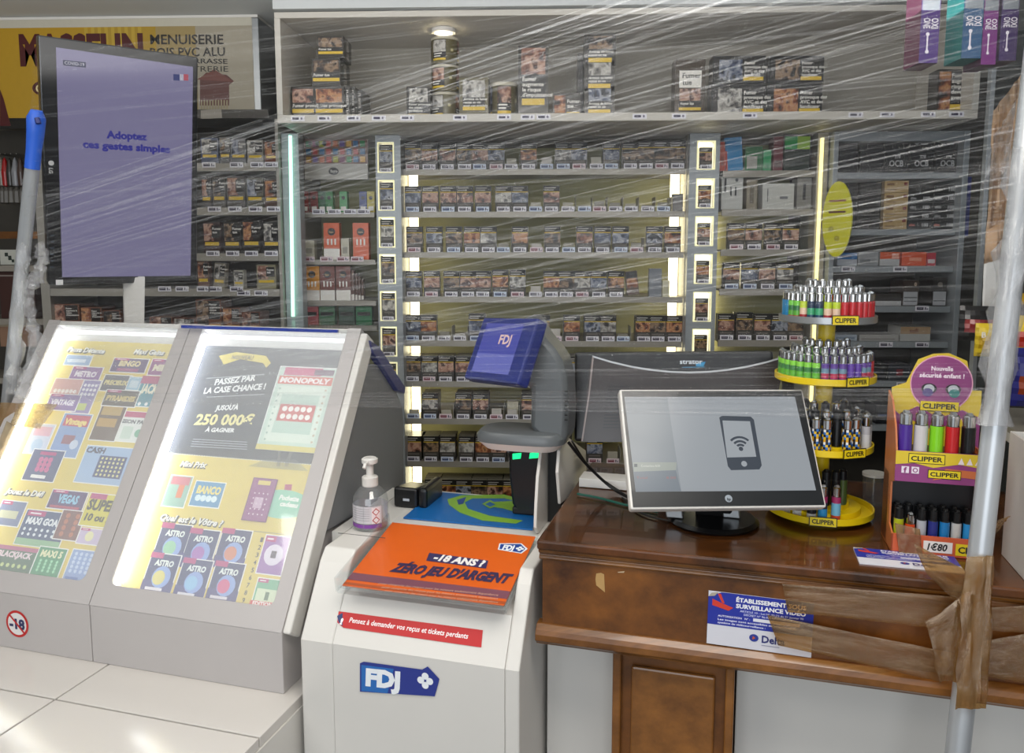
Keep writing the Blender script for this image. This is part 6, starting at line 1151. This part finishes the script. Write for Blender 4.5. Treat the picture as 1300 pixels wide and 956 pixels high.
def film(name, parent, L0, L1, R0, R1, dl, dr, mt, nu=36, nv=18, wr=.004, bow=.0):
    rnd = random.Random(sum(L0)+len(mt)); m = M(); G = []; uv = []
    for j in range(nv+1):
        b = j/nv; A_ = Dp(L0[0]*(1-b)+L1[0]*b, L0[1]*(1-b)+L1[1]*b, dl[0]*(1-b)+dl[1]*b); B2 = Dp(R0[0]*(1-b)+R1[0]*b, R0[1]*(1-b)+R1[1]*b, dr); off = rnd.uniform(-wr, wr)
        for i in range(nu+1):
            a = i/nu; p = A_*(1-a)+B2*a; p = p-ZZ*bow*math.sin(math.pi*a)*b; p = p-FW*(off*math.sin(math.pi*a)+rnd.uniform(-wr, wr)*.15); G.append(p); uv.append((a, b))
    m.add(G, [(j*(nu+1)+i, j*(nu+1)+i+1, (j+1)*(nu+1)+i+1, (j+1)*(nu+1)+i) for j in range(nv) for i in range(nu)]); m.uv = dict(enumerate(uv)); return m.build(name, mt, parent, smooth=True)
t = thing('stretch_film', 'clear stretch film pulled across the counter between the two poles', 'film', Dp(650, 300, 1.5))
film('film_layer', t, (43, 70), (16, 500), (1318, -90), (1262, 500), (1.79, 1.99), 1.235, 'film_main', nv=40)
film('film_layer', t, (40, 250), (14, 520), (1322, -190), (1283, 330), (1.82, 1.98), 1.222, 'film_fan', nv=30)
film('gathered_edge', t, (14, 500), (13, 508), (1268, 492), (1264, 536), (1.98, 1.99), 1.229, 'film_rope', nv=12, wr=.006)
def wad(lab, pts, d, rr, parent=None, seed=3):
    rnd = random.Random(seed); P_ = [Dp(x, y, d) for x, y in pts]; Q = []
    for i in range(len(P_)-1):
        for k in range(5): Q.append(P_[i].lerp(P_[i+1], k/5)+W((rnd.uniform(-.004, .004), rnd.uniform(-.004, .004), 0)))
    Q.append(P_[-1]); m = M(); n = 12; m.tube(Q, [rr*rnd.uniform(.5, 1.3) for _ in Q], n); m.uv = {i: (i//n/8, (i % n)/n) for i in range(len(m.v))}
    m.v = [p+W((rnd.uniform(-.003, .003), rnd.uniform(-.003, .003), rnd.uniform(-.003, .003))) for p in m.v]
    return m.build('film_wad', 'film_wad', parent, smooth=True)
wad('', [(50, 310), (56, 325), (47, 350), (36, 368), (38, 395), (44, 430), (36, 470), (26, 505)], 1.84, .013, t)
wad('', [(38, 230), (32, 300), (26, 370), (20, 440), (16, 500)], 1.93, .017, t, 5)
wad('', [(1303, 190), (1290, 300), (1276, 420), (1262, 540)], 1.245, .022, t, 8)
def sheetpl(name, lab, px4, pt, group='brown tapes holding the film', mt='brown_tape', wr=.0015, cat='tape', n=8):
    C = [pt(*p) for p in px4]; m = M(); G = []; rnd = random.Random(int(px4[0][0])); nn = (C[1]-C[0]).cross(C[3]-C[0]).normalized()
    for j in range(n+1):
        for i in range(n+1): a, b = i/n, j/n; G.append(C[0]*(1-a)*(1-b)+C[1]*a*(1-b)+C[2]*a*b+C[3]*(1-a)*b+nn*rnd.uniform(-wr, wr))
    m.add(G, [(j*(n+1)+i, j*(n+1)+i+1, (j+1)*(n+1)+i+1, (j+1)*(n+1)+i) for j in range(n) for i in range(n)]); m.uv = {k: (k % (n+1)/n, k//(n+1)/n) for k in range(len(G))}
    c = sum(G, W((0, 0, 0)))/len(G); m.v = [p-c for p in m.v]; o = m.build(name, mt, smooth=True); o.location = c; s = o.modifiers.new('thickness', 'SOLIDIFY'); s.thickness = .0006; return tag(o, lab, cat, group)
pd = lambda x, y: Vp(x, y, 1.3775)
sheetpl('brown_tape', 'upper brown tape strip from the notice to the pole on the desk front', ((1000, 777), (1215, 800), (1215, 758), (993, 741)), pd)
sheetpl('brown_tape', 'lower brown tape strip crossing the notice corner on the desk front', ((988, 819), (1195, 866), (1215, 830), (974, 781)), pd)
sheetpl('brown_tape', 'brown tape strip right of the pole on the desk front', ((1245, 858), (1330, 872), (1330, 800), (1245, 815)), pd)
sheetpl('brown_tape', 'pale brown tape strip to the right of the pole, upper', ((1245, 800), (1330, 805), (1330, 768), (1245, 772)), pd)
def pw(x, y): return Dp(x, y, 1.232)
sheetpl('brown_tape', 'crumpled brown tape wrapped around the lower right pole', ((1212, 900), (1252, 900), (1264, 706), (1226, 706)), pw, wr=.005)
sheetpl('brown_tape', 'creased brown tape fanning left from the right pole', ((1192, 866), (1235, 866), (1240, 745), (1176, 790)), lambda x, y: Dp(x, y, 1.245), wr=.006)
sheetpl('brown_tape', 'diagonal brown tape from the cardboard display down to the pole', ((1176, 728), (1222, 772), (1238, 730), (1160, 690)), lambda x, y: Dp(x, y, 1.262), wr=.004)
sheetpl('brown_tape', 'brown tape stuck over the corner of the cardboard display', ((1142, 706), (1172, 712), (1168, 672), (1136, 664)), lambda x, y: Vp(x, y, bv-.006), wr=.002)
sheetpl('brown_tape', 'brown tape end sticking out right of the pole', ((1248, 690), (1272, 668), (1284, 655), (1256, 665)), lambda x, y: Dp(x, y, 1.30), wr=.004)
pl_ = lambda x, y: (lambda q: FL.pt(q[0], q[1], .004))(FL.loc(x, y))
film_mat('pale_tape', .35, .3, 3, 5, .3, 9.1, .4, .7, (.92, .85, .72), (.72, .62, .45))
sheetpl('pale_tape', 'pale beige tape over the left edge of the left case, upper', ((14, 540), (52, 545), (74, 514), (26, 512)), pl_, mt='pale_tape', group='pale tapes on the left case')
sheetpl('pale_tape', 'pale beige tape over the left edge of the left case, lower', ((-10, 590), (6, 592), (26, 545), (10, 535)), pl_, mt='pale_tape', group='pale tapes on the left case')
sheetpl('brown_tape', 'brown tape wrapped around the foot of the left pole', ((-30, 640), (0, 625), (26, 512), (-20, 510)), lambda x, y: Dp(x, y, 2.0), wr=.008)
